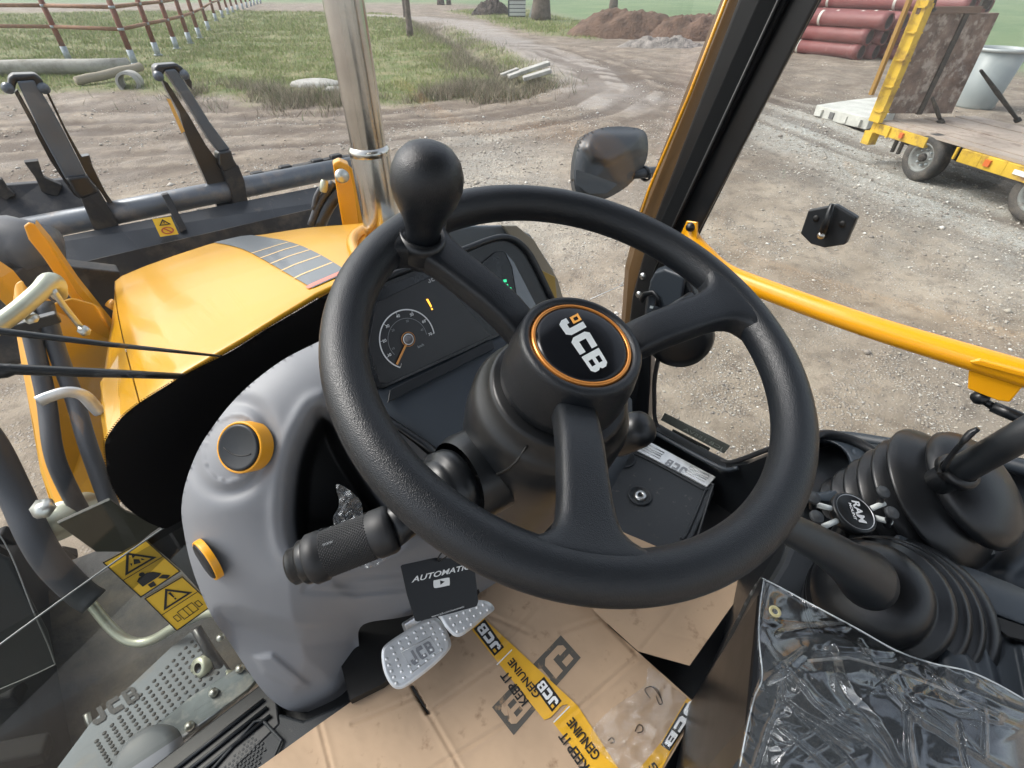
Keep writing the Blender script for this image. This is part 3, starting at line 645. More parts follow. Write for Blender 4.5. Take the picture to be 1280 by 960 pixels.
# ---- front bucket and fold-over forks ----
YB = 3.0
bk = []
bar = tube('bucket_tube', [PY(-60, 306, YB), PY(478, 200, YB)], .052, mat('worn_steel_tube', (.13, .145, .165), .4, metal=.4, wear=(9, .5, .7, (.25, .22, .2)), coat=.1), BH, seg=20)
# bucket back plate: sloping plate behind the tube
p = lambda u, v, y: PY(u, v, y)
bkt = prism('bucket', [p(-60, 322, 2.93), p(480, 217, 2.93), p(485, 240, 2.8), p(-60, 368, 2.8)], (0, .02, -.02), M_bp, BH, bevel=.004)
prism('bucket_skin', [p(-60, 366, 2.8), p(490, 238, 2.8), p(500, 330, 2.7), p(-60, 470, 2.7)], (0, .03, 0), M_bpd, bkt)
prism('bucket_floor', [PY(-60, 470, 2.7), PY(500, 330, 2.7), PY(520, 330, 3.4), PY(-60, 440, 3.4)], (0, 0, -.02), M_bpd, bkt)
# the lip and left cheek beyond the tube
prism('bucket_lip', [p(300, 224, 3.25), p(420, 197, 3.25), p(486, 190, 3.25), p(486, 199, 3.25), p(415, 207, 3.25), p(300, 232, 3.25)], (0, .05, 0), M_bpd, bkt, bevel=.003)
for u, v in ((322, 219), (357, 211), (397, 203), (420, 197)): box('lip_bolt', PY(u, v, 3.24), .07, .05, .04, M_bpd, bkt, bevel=.008)
prism('bucket_cheek', [p(-70, 236, 3.2), p(-2, 232, 3.2), p(50, 228, 3.2), p(112, 219, 3.2), p(135, 262, 3.05), p(118, 282, 3.02), p(-70, 320, 3.02)], (0, .04, 0), mat('worn_black', (.012, .014, .02), .55, wear=(4, .5, .7, (.1, .09, .08))), bkt, bevel=.005)
for q in (((30, 203), (48, 201), (55, 222), (78, 232), (72, 246), (52, 240), (44, 222)), ((-12, 226), (2, 224), (10, 236), (20, 244), (8, 250), (-10, 240))):
    prism('bucket_tooth', [PY(u, v, 3.14) for u, v in q], (0, .05, 0), M_bpd, bkt, bevel=.004)
prism('latch_bar', [p(201, 242, 2.95), p(209, 240, 2.95), p(232, 284, 2.85), p(224, 288, 2.85)], (0, -.03, 0), M_bpd, bkt, bevel=.003)
lb = PY(190, 274, 2.9)
e1, e2 = (PY(215, 269, 2.85)-PY(192, 272, 2.85)), (PY(202, 294, 2.8)-PY(192, 272, 2.85)); o_ = PY(190, 274, 2.835)
W2 = lambda x, y, h=0: o_+e1*x+e2*y+Vector((0, -.012-h, .004))
stk = flat('warning_sticker', [[W2(0, 0), W2(1, 0), W2(1, 1), W2(0, 1)]], M_ylab, bkt)
# ---- forks ----
YF = 2.98
def fp(pts, y=YF): return [PY(u, v, y) for u, v in pts]
def fork(face, ears, pins, knuckle, shank, web, edge, label=None):
    """one folded fork: pivot head, light-faced box arm, knuckle, dark shank and side web"""
    f = prism('fork_arm', fp(face, 2.95), (0, .07, .0), M_forkf, BH, bevel=.006)
    prism('pivot_head', fp(ears, 2.955), (0, .08, 0), M_fork, f, bevel=.01)
    for c in pins: lathe('pin_head', [(0, .008), (.010, .008), (.013, .004), (.014, 0), (.02, -.001), (.02, -.012)], PY(c[0], c[1], 2.95), (-.5 if c is pins[0] else .5, -.8, .2), M_forkf, f, 18)
    prism('knuckle', fp(knuckle, 2.93), (0, .1, -.01), M_fork, f, bevel=.012)
    prism('shank', fp(shank, 2.935), (0, .1, 0), M_bpd, f, bevel=.008)
    prism('side_plate', fp(web, 2.985), (0, .05, 0), M_fork, f, bevel=.003)
    prism('side_plate', fp(edge, 2.99), (0, .04, 0), M_fork, f, bevel=.003)
    return f
M_forkf = mat('fork_face_paint', (.085, .105, .13), .34, coat=.25, var=(6, .15), wear=(30, .72, .8, (.2, .19, .17))); M_fork = mat('fork_paint', (.014, .016, .019), .35, coat=.3, var=(6, .3))
f1 = fork([(21, 102), (42, 100), (60, 128), (80, 164), (108, 219), (82, 224), (50, 165), (36, 134)],
          [(10, 97), (16, 93), (44, 92), (52, 98), (60, 114), (52, 117), (42, 101), (21, 102), (18, 118), (10, 114)], [(8, 110), (56, 110)],
          [(82, 222), (108, 219), (114, 228), (124, 240), (102, 250), (92, 240)], [(101, 248), (124, 238), (145, 274), (172, 328), (176, 345), (150, 345), (138, 320), (118, 288)],
          [(52, 104), (62, 118), (82, 160), (102, 196), (112, 194), (116, 208), (132, 240), (143, 256), (140, 262), (126, 240), (108, 218), (80, 162)],
          [(18, 116), (22, 112), (48, 160), (82, 224), (102, 250), (92, 244), (62, 200), (44, 166), (42, 160)])
f2 = fork([(206, 88), (219, 86), (232, 104), (262, 152), (288, 187), (273, 190), (262, 176), (236, 132)],
          [(193, 84), (197, 81), (221, 79), (228, 84), (236, 98), (230, 98), (219, 86), (206, 88), (204, 100), (195, 98)], [(197, 95), (232, 93)],
          [(273, 190), (289, 187), (293, 200), (298, 208), (280, 216), (274, 206)], [(279, 214), (298, 206), (306, 226), (316, 284), (322, 320), (300, 320), (296, 268), (288, 236)],
          [(202, 98), (210, 104), (236, 144), (258, 182), (276, 206), (284, 232), (296, 272), (279, 274), (262, 236), (246, 200), (231, 166), (224, 140), (208, 112)],
          [(222, 84), (228, 84), (240, 102), (240, 112), (234, 106)])
yl = [PY(u, v, 2.95) for u, v in ((208, 123), (213, 124), (231, 164), (227, 167))]
flat('yellow_sticker', [yl], mat('sticker_yellow', (.75, .42, .1), .5), f2)
o_ = o_+Vector((0, -.012, .004)); tri_o = [o_+e1*x+e2*y for x, y in ((.2, .42), (.85, .42), (.5, .08))]; tri_i = [o_+e1*x+e2*y for x, y in ((.32, .37), (.72, .37), (.5, .17))]
sh_ = Vector((0, -.004, .002))
flat('warning_triangle', [[[p_+sh_ for p_ in tri_o], [p_+sh_ for p_ in tri_i]], [o_+e1*x+e2*y+sh_ for x, y in ((.48, .22), (.55, .22), (.53, .34), (.5, .34))]], M_blkp, stk)
cr_ = lambda r0: [o_+e1*(.52+.34*r0*math.cos(a))+e2*(.72+.2*r0*math.sin(a))+sh_ for a in np.linspace(0, 5.9, 16)]
flat('prohibition_ring', [[cr_(1), cr_(.75)], [o_+e1*x+e2*y+sh_ for x, y in ((.3, .58), (.38, .56), (.76, .84), (.68, .88))]], mat('ring_red', (.45, .08, .03), .5), stk)
# ---- loader arms, rams, hoses (left) ----
def ribbon(name, pts, y, wd, m, parent, thick=.02, **k):
    """upright curved plate: traced centre line, at Y planes y"""
    P = [PY(u, v, yy) for (u, v), yy in zip(pts, y)]; return tube(name, P, wd, m, parent, **k)
def ptrace(name, pts, y, off, m, parent=BH, **k):
    k.setdefault('bevel', .006)
    return prism(name, [PY(u, v, yy) for (u, v), yy in zip(pts, y if isinstance(y, (list, tuple)) else [y]*len(pts))], off, m, parent, **k)
XD = Vector((1, 0, 0))
arm = ptrace('loader_arm', [(22, 372), (40, 362), (62, 380), (90, 372), (118, 380), (150, 430), (150, 480), (142, 560), (150, 632), (78, 660), (68, 648), (50, 590), (22, 430)], [1.5, 1.5, 1.5, 1.5, 1.5, 1.5, 1.45, 1.3, 1.18, 1.18, 1.2, 1.3, 1.45], (0, .1, -.05), M_yel)
ptrace('arm_flange', [(14, 384), (26, 376), (44, 460), (66, 560), (88, 640), (75, 650), (52, 585), (28, 470)], [1.44, 1.44, 1.34, 1.22, 1.12, 1.12, 1.2, 1.34], (.03, .0, .05), M_yel2, arm)
ptrace('arm_link', [(30, 283), (36, 278), (43, 280), (62, 306), (96, 366), (148, 426), (134, 424), (88, 372), (54, 322), (36, 300)], 1.75, (.0, .008, .0), M_yel2, arm, bevel=.004)
ptrace('arm_side', [(43, 281), (62, 303), (97, 354), (142, 410), (150, 428), (146, 426), (92, 362), (58, 308)], 1.752, (.006, .05, 0), M_yel, arm)
ptrace('arm_link', [(-30, 328), (0, 348), (20, 372), (24, 400), (-5, 372), (-30, 360)], 1.7, (.03, .04, 0), M_yel, arm)
ram = tube('lift_ram', [PY(-40, 312, 2.1), PY(20, 305, 2.1), PY(46, 310, 2.05), PY(58, 330, 2.0)], [.085, .085, .08, .05], mat('ram_body', (.06, .065, .075), .45, coat=.2, wear=(8, .55, .72, (.2, .18, .15))), BH, seg=24)
ptrace('ram_bracket', [(-40, 345), (20, 338), (60, 318), (88, 345), (60, 372), (20, 366), (-40, 360)], 2.0, (0, .06, 0), M_bpd)
ptrace('axle_guard', [(60, 330), (150, 340), (170, 420), (150, 440), (100, 385), (70, 350)], 2.15, (0, .08, 0), M_bpd)
for k, (pts, y) in enumerate((([(32, 385), (45, 440), (58, 500), (66, 560), (80, 600), (110, 655), (130, 680)], [1.36, 1.3, 1.24, 1.16, 1.12, 1.08, 1.02]), ([(55, 378), (72, 440), (92, 495), (108, 550), (122, 590), (140, 640), (150, 670)], [1.36, 1.3, 1.24, 1.16, 1.12, 1.06, 1.0]))):
    tube('hydraulic_hose', [PY(u, v, yy) for (u, v), yy in zip(pts, y)], .0165, M_hosez, BH, seg=14, smoothpath=6)
tube('grab_pipe', [PY(u, v, yy) for (u, v), yy in zip([(-15, 414), (20, 390), (50, 364), (62, 352), (70, 356), (74, 368)], [1.25, 1.27, 1.3, 1.32, 1.34, 1.38])], [.017, .017, .017, .019, .018, .015], M_zinc, BH, seg=18, smoothpath=6)
tube('bracket_strap', [PY(u, v, 1.3) for u, v in ((66, 362), (78, 380), (92, 398), (105, 414))], .006, M_metal, BH, seg=8, smoothpath=4)
lathe('bolt', [(0, .01), (.011, .01), (.012, 0)], PY(106, 414, 1.29), (-.1, -.6, .6), M_metal, BH, 6)
box('hose_clamp', PY(42, 404, 1.3), .085, .02, .022, M_bp, BH, bevel=.003); lathe('bolt', [(0, .012), (.012, .01), (.014, 0)], PY(40, 399, 1.28), (0, -.3, 1), M_metal, BH, 6)
tube('hose_bracket', [PY(u, v, yy) for (u, v), yy in zip([(48, 502), (62, 496), (84, 490), (104, 494), (118, 508), (126, 516)], [1.16]*6)], .007, M_alu, BH, seg=8, smoothpath=4, ell=1.8)
lathe('pivot_boss', [(0, .03), (.03, .03), (.03, 0), (.038, 0), (.04, -.1)], PY(66, 655, 1.08), (-.35, -.6, .5), M_zinc, BH, 24)
lathe('bolt', [(0, .015), (.018, .012), (.02, 0)], PY(56, 636, 1.0), (-.2, -.4, .9), M_metal, BH, 6)
# front wheel and big hose at the left
fw = lathe('front_tyre', [(.2, .12), (.33, .16), (.47, .15), (.52, .1), (.53, 0), (.53, -.12), (.5, -.16), (.2, -.14)], Vector((-.78, 1.42, .53)), (-1, 0, 0), mat('front_tyre_rubber', (.014, .014, .014), .8, bump=(60, .3)), BH, 48)
for k in range(22):
    a = k*2*math.pi/22; c = Vector((-.78, 1.42, .53))+Vector((0, math.cos(a), math.sin(a)))*.535
    for s in (-1, 1):
        t_ = Vector((s*.8, -math.sin(a+.3)*.6, math.cos(a+.3)*.6)); beam('tread_lug', c+Vector((s*.02, 0, 0)), c+Vector((s*.15, 0, 0))+Vector((0, -math.sin(a), math.cos(a)))*.07, .05, .06, MATS['front_tyre_rubber'], fw, bevel=.008)
tube('black_hose', [PY(u, v, yy) for (u, v), yy in zip([(-40, 520), (-10, 560), (18, 615), (42, 668), (66, 706), (100, 740), (118, 752)], [1.15, 1.12, 1.08, 1.02, .98, .95, .93])], .026, M_hose, BH, seg=18, smoothpath=6)
g = ptrace('mud_shield', [(72, 655), (138, 625), (158, 640), (215, 662), (205, 690), (120, 690), (95, 672)], .93, (0, .006, .002), mat('olive_plate', (.03, .035, .025), .45, coat=.2), BH, bevel=.001)
ptrace('fender', [(-60, 735), (-10, 690), (12, 700), (60, 790), (70, 830), (0, 870), (-80, 900)], .95, (0, .01, 0), mat('fender_plastic', (.03, .038, .045), .5, bump=(200, .2)), BH)
# ---- bonnet ----
HF = [(143, 352), (152, 345), (180, 333), (222, 318), (262, 305), (300, 296), (330, 293), (380, 285), (455, 279), (500, 288)]
zf = [1.585, 1.6, 1.607, 1.612, 1.615, 1.625, 1.635, 1.63, 1.615, 1.60]
HR = [(178, 520), (192, 500), (225, 468), (262, 446), (300, 424), (345, 396), (395, 366), (440, 345), (500, 325), (560, 312)]
front = [PZ(u, v, z) for (u, v), z in zip(HF, zf)]; rear = [PY(u, v, .93) for u, v in HR]
def hood(s, t, lift=0):
    f = s*(len(front)-1); i = min(int(f), len(front)-2); f -= i
    a = front[i].lerp(front[i+1], f); b = rear[i].lerp(rear[i+1], f); p_ = a.lerp(b, t); p_.z += .03*math.sin(math.pi*t)+lift; return p_
vs = []; fs = []; ns, ntt = 60, 24
for j in range(ntt+1):
    for i in range(ns+1):
        q = hood(i/ns, j/ntt); q.z -= .012*sst(np.array(abs(i/ns-.47)), .03, .12)*0; vs.append(q)
for j in range(ntt):
    for i in range(ns): k = j*(ns+1)+i; fs.append((k, k+1, k+ns+2, k+ns+1))
hd = obj('bonnet', vs, fs, M_yel, BH); s = hd.modifiers.new('shell', 'SOLIDIFY'); s.thickness = .012; s.offset = -1; bv = hd.modifiers.new('b', 'BEVEL'); bv.width = .005; bv.segments = 2; bv.limit_method = 'ANGLE'
# front and left faces fall from the top
fr_ = [hood(i/ns, 0) for i in range(ns+1)]; bt = [Vector((q.x, q.y+.02, q.z-.3)) for q in fr_]
obj('bonnet_nose', fr_+bt, [(i, i+1, ns+2+i, ns+1+i) for i in range(ns)], M_yel, hd)
lf = [hood(0, j/12) for j in range(13)]; lw = [PY(u, v, y) for (u, v), y in zip([(150, 420), (128, 480), (126, 520), (132, 560), (140, 600)], (1.45, 1.25, 1.15, 1.05, .97))]
lw = [lw[0].lerp(lw[0], 0) if False else Vector(np.array([np.interp(j/12*4, range(5), [l[i] for l in lw]) for i in range(3)])) for j in range(13)]
obj('bonnet_side', lf+lw, [(j, j+1, 14+j, 13+j) for j in range(12)], M_yel, hd)
ptrace('bonnet_side_step', [(124, 478), (148, 440), (192, 436), (210, 470), (190, 500), (150, 540), (134, 556)], [1.2, 1.28, 1.22, 1.12, 1.05, 1.0, 1.0], (0, .01, -.01), M_yel, hd)
tube('front_marker_lamp', [PY(u, v, 1.75) for u, v in ((136, 378), (148, 386))], .014, M_yel2, BH, seg=10)
# grey band and pinstripes printed on the bonnet
def strip(name, s0a, s1a, s0b, s1b, t0, t1, m, lift=.0025, n_=14):
    v = []; f = []
    for j in range(n_+1):
        q = j/n_; t = t0+(t1-t0)*q
        for i in range(7): a0 = s0a+(s0b-s0a)*q; a1 = s1a+(s1b-s1a)*q; v.append(hood(a0+(a1-a0)*i/6, t, lift))
    for j in range(n_):
        for i in range(6): f.append((j*7+i, j*7+i+1, j*7+i+8, j*7+i+7))
    return obj(name, v, f, m, hd)
strip('grey_band', .46, .61, .665, .775, .0, .97, mat('bonnet_grey', (.12, .135, .15), .35, coat=.3))
for k in range(5): strip('pinstripe', .46+.205*(.5+.09*k), .61+.165*(.5+.09*k), .46+.205*(.52+.09*k)+.001, .61+.165*(.52+.09*k), .50+.09*k, .508+.09*k, mat('pinstripe_gold', (.75, .5, .22), .4), .0029, 2)
strip('pinstripe', .652, .764, .657, .769, .945, .965, mat('pinstripe_red', (.65, .2, .15), .4), .0029, 2)
tube('bonnet_edge_roll', [hood(.80, .98, .01), hood(.82, .75, .012), hood(.86, .6, .01), hood(.93, .5, .008)], .014, M_yel2, hd, seg=12, smoothpath=5)
# right rear of bonnet: grey and tan cowl
ptrace('bonnet_cowl', [(500, 287), (560, 281), (640, 280), (664, 292), (692, 335), (712, 388), (690, 410), (640, 360), (560, 320), (500, 320)], 1.0, (0, .05, -.03), mat('cowl_grey', (.16, .185, .21), .35, coat=.2), BH, bevel=.01)
ptrace('cowl_lip', [(628, 282), (646, 282), (668, 300), (698, 350), (708, 386), (698, 388), (664, 330)], .985, (0, .012, 0), mat('cowl_tan', (.32, .29, .23), .4, coat=.2), BH, bevel=.003)
ptrace('cowl_badge', [(660, 330), (694, 346), (698, 388), (676, 384)], .975, (0, .008, 0), mat('tan_yellow', (.45, .3, .06), .4), BH, bevel=.002)
ptrace('bonnet_rail', [(545, 292), (562, 288), (594, 306), (580, 312)], 1.02, (0, .02, .0), M_yel2)
# front right loader arm, ram and hoses by the exhaust
arm2 = ptrace('loader_arm', [(416, 205), (424, 201), (436, 206), (444, 240), (450, 290), (430, 292), (422, 246)], 1.9, (.02, .05, 0), M_yel2)
ptrace('arm_side', [(436, 206), (444, 214), (458, 292), (450, 290)], 1.9, (0, .09, 0), M_yel, arm2)
lathe('pivot_pin', [(0, .02), (.022, .02), (.026, 0)], PY(427, 220, 1.88), (0, -1, .2), M_metal, arm2, 16)
for (a, b, r, m) in (((430, 232), (398, 284), .026, M_bp), ((417, 228), (388, 282), .013, M_hose), ((408, 226), (392, 262), .01, M_hose)): tube('ram' if r > .02 else 'hose', [PY(*a, 2.0), PY((a[0]+b[0])/2-4, (a[1]+b[1])/2, 2.0), PY(*b, 2.0)], r, m, BH, seg=12, smoothpath=4)
lathe('hose_fitting', [(.012, 0), (.016, .01), (.016, .035), (.012, .045)], PY(404, 240, 1.97), (.35, 0, .9), M_zinc, BH, 8)
# ---- exhaust ----
ex = [PY(482, 300, 1.2), PY(463, 190, 1.2)]
e0, e1_ = PY(486, 330, 1.18), PY(461, 184, 1.18); e2_ = PY(424, -30, 1.18); M_ex = mat('exhaust_steel', (.62, .6, .56), .2, metal=1, bump=(30, .08, 'noise', .003), var=(8, .15))
pipe_ = lathe('exhaust_pipe', [(.047, 0), (.047, (e1_-e0).length-.012), (.044, (e1_-e0).length), (.039, (e1_-e0).length+.006)], e0, e1_-e0, M_ex, BH, 48)
lathe('exhaust_upper', [(.041, .0), (.041, (e2_-e1_).length+.2)], e1_, e2_-e1_, M_ex, pipe_, 48)
lathe('exhaust_collar', [(.0472, -.016), (.0482, -.01), (.0478, -.003), (.042, .003)], e1_, e1_-e0, M_ex, pipe_, 48)
# ---- wipers ----
w1 = tube('wiper_arm', [PY(u, v, .88) for u, v in ((-30, 410), (0, 414), (140, 431), (284, 446))], [.0075, .0075, .006, .003], M_blk2, BH, seg=6, ell=.6)
w2 = tube('wiper_blade', [PY(u, v, .87) for u, v in ((-30, 458), (0, 461), (120, 466), (240, 471))], [.009, .009, .0085, .006], M_blk2, BH, seg=6, ell=.8)
lathe('wiper_joint', [(.008, -.01), (.01, 0), (.008, .01)], PY(5, 464, .87), (1, 0, -.1), M_blk2, w2, 12)
print('exterior ok')
# ================= CAB =================
# ---- floor, sill, rubber mat ----
ZF = 1.23
fl = prism('cab_floor', [(-.55, -.5, ZF-.03), (1.03, -.5, ZF-.03), (1.03, .62, ZF-.03), (-.55, .635, ZF-.03)], (0, 0, -.03), M_blk, BH)
sill = [PZ(u, v, ZF+.01) for u, v in ((120, 1010), (190, 958), (328, 853), (345, 866), (350, 905), (255, 1000))]
prism('floor_sill', sill, (0, 0, -.03), M_blk2, BH, bevel=.004)
for t in (0, .018, .036):
    a, b = PZ(205, 972, ZF+.014), PZ(330, 874, ZF+.014); tube('sill_bead', [a+Vector((0, -t, 0)), b+Vector((0, -t, 0))], .0035, M_blk, BH, seg=8)
fm = prism('floor_mat', [PZ(u, v, ZF+.008) for u, v in ((215, 1010), (318, 890), (345, 890), (380, 900), (450, 870), (450, 1010))], (0, 0, -.02), M_mat, BH, bevel=.006)
tr_ = [PZ(u, v, ZF+.014) for u, v in ((240, 990), (318, 902), (328, 900), (352, 925), (335, 965), (300, 1000))]
tube('mat_ridge', tr_, .003, M_mat, fm, seg=8, closed=True)
mb = MB(); ctr = [tuple(PZ(u, v, ZF))[:2] for u, v in ((262, 985), (318, 915), (338, 935), (310, 990))]
for i in range(40):
    for j in range(40):
        x = -.36+i*.0075+(j % 2)*.0037; y = .38+j*.0065
        if sdpoly(np.array(x), np.array(y), ctr) < -.003: mb.add(*boxg((x, y, ZF+.009), .004, .004, .003))
o = mb.build('mat_tread', M_mat, fm, smooth=False); o['kind'] = 'stuff'
RZ = .045
rm = prism('right_floor_mat', [PZ(u, v, ZF+RZ+.02) for u, v in ((735, 560), (782, 548), (800, 556), (892, 602), (893, 615), (862, 684), (835, 688), (740, 650), (725, 600))], (0, 0, -.03), M_mat, BH, bevel=.006)
tube('mat_ridge', [PZ(u, v, ZF+RZ+.022) for u, v in ((760, 566), (796, 568), (876, 610), (880, 616), (858, 668), (850, 672))], .0035, M_mat, rm, seg=8, smoothpath=4)
tube('mat_ridge', [PZ(u, v, ZF+RZ+.022) for u, v in ((748, 566), (792, 556), (892, 606), (868, 684))], .0035, M_mat, rm, seg=8)
c = PZ(800, 620, ZF+RZ+.022)
lathe('mat_boss', [(.031, 0), (.031, .004), (.026, .0045), (.026, .001), (0, .001)], c, (0, 0, 1), M_mat, rm, 32); lathe('floor_fixing', [(0, .004), (.006, .004), (.007, .006), (.0155, .006), (.0165, .0), ], c, (0, 0, 1), M_steel, rm, 28); lathe('bolt_socket', [(0, .0055), (.0065, .0062), (.0065, .007)], c, (0, 0, 1), M_blkp, rm, 6)
c = PZ(778, 573, ZF+RZ+.022); lathe('mat_boss', [(.036, 0), (.036, .004), (.03, .0045), (.03, .002), (.0, .002)], c, (0, 0, 1), M_mat, rm, 32)
tp_ = prism('tread_plate', [PZ(u, v, ZF+RZ+.026) for u, v in ((803, 547), (895, 596), (884, 608), (791, 560))], (0, 0, -.006), M_alu, BH, bevel=.0015)
def onq(q, x, y, h=0):
    """point inside a 4-corner patch: q = lower-left, lower-right, upper-right, upper-left"""
    a = q[0].lerp(q[1], x); b = q[3].lerp(q[2], x); n_ = (q[1]-q[0]).cross(q[3]-q[0]).normalized()
    return a.lerp(b, y)+n_*h
def glyph(ch, x0, w_, sl=0):
    """blocky capital letter outlines in a unit-high box"""
    G = {'J': [[(.62, 1), (1, 1), (1, .2), (.82, 0), (.16, 0), (0, .18), (0, .42), (.34, .42), (.34, .3), (.62, .3)]],
         'C': [[(.18, 1), (1, 1), (1, .68), (.36, .68), (.36, .32), (1, .32), (1, 0), (.18, 0), (0, .2), (0, .8)]],
         'B': [[(0, 0), (.84, 0), (1, .16), (1, .4), (.9, .5), (1, .6), (1, .84), (.84, 1), (0, 1)], [(.34, .18), (.34, .4), (.68, .4), (.68, .18)], [(.34, .6), (.34, .82), (.68, .82), (.68, .6)]]}
    return [[(x0+x*w_+sl*(y-.5), y) for x, y in l] for l in G[ch]]
def logo_polys(q, x0, x1, y0, y1, h=.0006, gap=.08, square=False, flip=False):
    """the three-letter maker's mark on patch q"""
    out = []; W = x1-x0; w_ = (1-2*gap)/3
    for i, ch in enumerate('JCB'):
        loops = [[onq(q, x0+(1-x if flip else x)*W, y0+y*(y1-y0), h) for x, y in l] for l in glyph(ch, i*(w_+gap), w_)]
        out.append(loops if len(loops) > 1 else loops[0])
    return out
qq = [PZ(u, v, ZF+RZ+.0268) for u, v in ((826, 580), (857, 596), (864, 587), (834, 571))]
def frame_quad(name, q, x0, x1, y0, y1, m, parent, wd=.0015, h=.001):
    P = [onq(q, x, y, h) for x, y in ((x0, y0), (x1, y0), (x1, y1), (x0, y1))]; return tube(name, P, wd, m, parent, seg=6, closed=True)
flat('embossed_letters', logo_polys([qq[2], qq[3], qq[0], qq[1]], .1, .9, .1, .9), mat('dull_alu', (.3, .31, .33), .5, metal=.5), tp_)
Q = [PZ(u, v, ZF+RZ+.0262) for u, v in ((793, 560), (884, 607), (893, 596), (803, 549))]
for x0, x1 in ((.06, .34), (.7, .95)): 
    for y0, y1 in ((.18, .4), (.58, .82)): frame_quad('tread_rib', Q, x0, x1, y0, y1, M_alu, tp_, .0012)
# ---- right wall: pillar, door window, rail ----
XR = 1.0
def rw(u, v, x=XR): return PX(u, v, x)
pil = prism('front_pillar', [rw(u, v) for u, v in ((932, -25), (1045, -40), (868, 300), (846, 330), (814, 440), (808, 560), (820, 590), (775, 560), (778, 470), (790, 370), (812, 290))], (.05, .02, 0), M_blk2, BH, bevel=.006)
prism('pillar_trim', [rw(u, v, .985) for u, v in ((958, -25), (996, -25), (840, 288), (822, 330), (808, 316), (826, 275))], (.012, 0, 0), mat('pillar_fabric', (.006, .007, .008), .85, bump=(400, .2), spec=.15), pil, bevel=.004)
tube('pillar_seam', [rw(u, v, .982) for u, v in ((985, -25), (838, 290), (818, 340))], .003, M_blkp, pil, seg=8)
prism('pillar_skin', [rw(u, v, 1.02) for u, v in ((922, -25), (934, -25), (812, 300), (800, 345), (790, 420), (780, 420), (786, 340), (805, 268))], (.02, .03, 0), mat('ochre_paint', (.1, .055, .018), .45, coat=.3), pil, bevel=.002)
tube('pillar_lip', [rw(u, v, 1.01) for u, v in ((921, -35), (862, 118), (812, 235), (797, 280))], .0035, M_yel2, pil, seg=8)
# window: rubber seal and frame; glass outside them
win = [(1043, -40), (957, 120), (892, 250), (868, 300), (845, 360), (830, 420), (819, 468), (818, 500), (819, 525), (827, 537), (850, 551), (882, 568), (907, 578), (930, 573), (970, 558), (1010, 547), (1120, 553), (1210, 566), (1330, 590)]
gl_poly = [rw(u, v, 1.03) for u, v in win]+[rw(1500, 620, 1.03), Vector((1.03, -.9, 2.0)), Vector((1.03, -.9, 2.45)), rw(1043, -60, 1.03)]
wdw = prism('door_window', gl_poly, (.005, 0, 0), M_glass, BH)
tube('window_seal', [rw(u, v, 1.02) for u, v in win], .0065, mat('seal_rubber', (.02, .021, .023), .5), wdw, seg=10, smoothpath=3)
tube('seal_lip', [rw(u, v, 1.008) for u, v in ((1024, -3), (950, 130), (890, 250))], .0018, mat('seal_edge', (.25, .25, .26), .6), wdw, seg=6)
lw_ = [(760, 560), (800, 548), (822, 530), (872, 560), (910, 578), (970, 562), (1012, 553), (1120, 560), (1210, 572), (1400, 600), (1500, 900), (900, 760), (880, 680), (893, 600)]
prism('lower_wall', [rw(u, v, 1.0) for u, v in ((770, 548), (817, 536), (862, 562), (906, 584), (935, 580), (972, 565), (1012, 555), (1120, 560), (1210, 573), (1400, 605))]+[Vector((1.0, -.6, 1.2)), Vector((1.0, .6, 1.2))], (.03, 0, 0), M_blk2, BH)
tube('wall_lip', [rw(u, v, .99) for u, v in ((810, 536), (824, 544), (864, 566), (904, 586), (922, 585))], .006, M_dash, BH, seg=12, smoothpath=4)
# window decal strips, printed outside (seen mirrored)
q1 = [rw(u, v, 1.036) for u, v in ((826, 525), (905, 567), (913, 557), (831, 516))]
d1 = flat('window_decal', [[q1[0], q1[1], q1[2], q1[3]]], mat('decal_grey', (.11, .115, .105), .6), wdw)
q2 = [rw(u, v, 1.036) for u, v in ((838, 545), (884, 567), (888, 560), (841, 536))]
d2 = flat('window_decal', [q2], mat('decal_dark', (.02, .02, .02), .6), wdw)
XW = Vector((0, 1, 0))
def dtext(s, q, x0, x1, y0, h, m):
    a_, b_ = q[0].lerp(q[1], x0).lerp(q[3].lerp(q[2], x0), y0), q[0].lerp(q[1], x1).lerp(q[3].lerp(q[2], x1), y0); up_ = (q[3]-q[0]).normalized()
    return text('decal_text', s, a_+Vector((-.0015, 0, 0)), b_-a_, up_, h, m, d1, width=(b_-a_).length)
DTX = [('STAGE V', q2, .97, .25, .2, .0105), ('JCB 155VA', q1, .96, .36, .25, .012)]
# yellow guard rail
M_rail2 = mat('rail_yellow', (.85, .38, .008), .25, coat=.6)
rl = tube('guard_rail', [rw(u, v, .985) for u, v in ((864, 284), (867, 300), (884, 320), (908, 341), (960, 363), (1090, 409), (1290, 470), (1450, 521))], [.010, .017, .0185, .0195, .0205, .0205, .0205, .0205], M_rail2, BH, seg=20, smoothpath=5)
prism('rail_tab', [rw(u, v, .975) for u, v in ((858, 276), (871, 278), (871, 298), (862, 308), (852, 300), (851, 292))], (.006, 0, 0), M_rail2, rl, bevel=.002)
lathe('rail_bolt', [(0, .008), (.008, .006), (.0095, 0), (.0105, -.001)], rw(863, 284, .974), (-1, 0, 0), M_blk2, rl, 20)
gp_ = prism('strut_gusset', [rw(u, v, .975) for u, v in ((1211, 452), (1209, 486), (1247, 501), (1262, 503), (1283, 478), (1283, 468))], (.008, 0, 0), M_rail2, rl, bevel=.002)
prism('gusset_fold', [rw(u, v, .96) for u, v in ((1211, 452), (1216, 455), (1283, 473), (1283, 466), (1225, 450))], (.02, 0, 0), M_rail2, rl, bevel=.002)
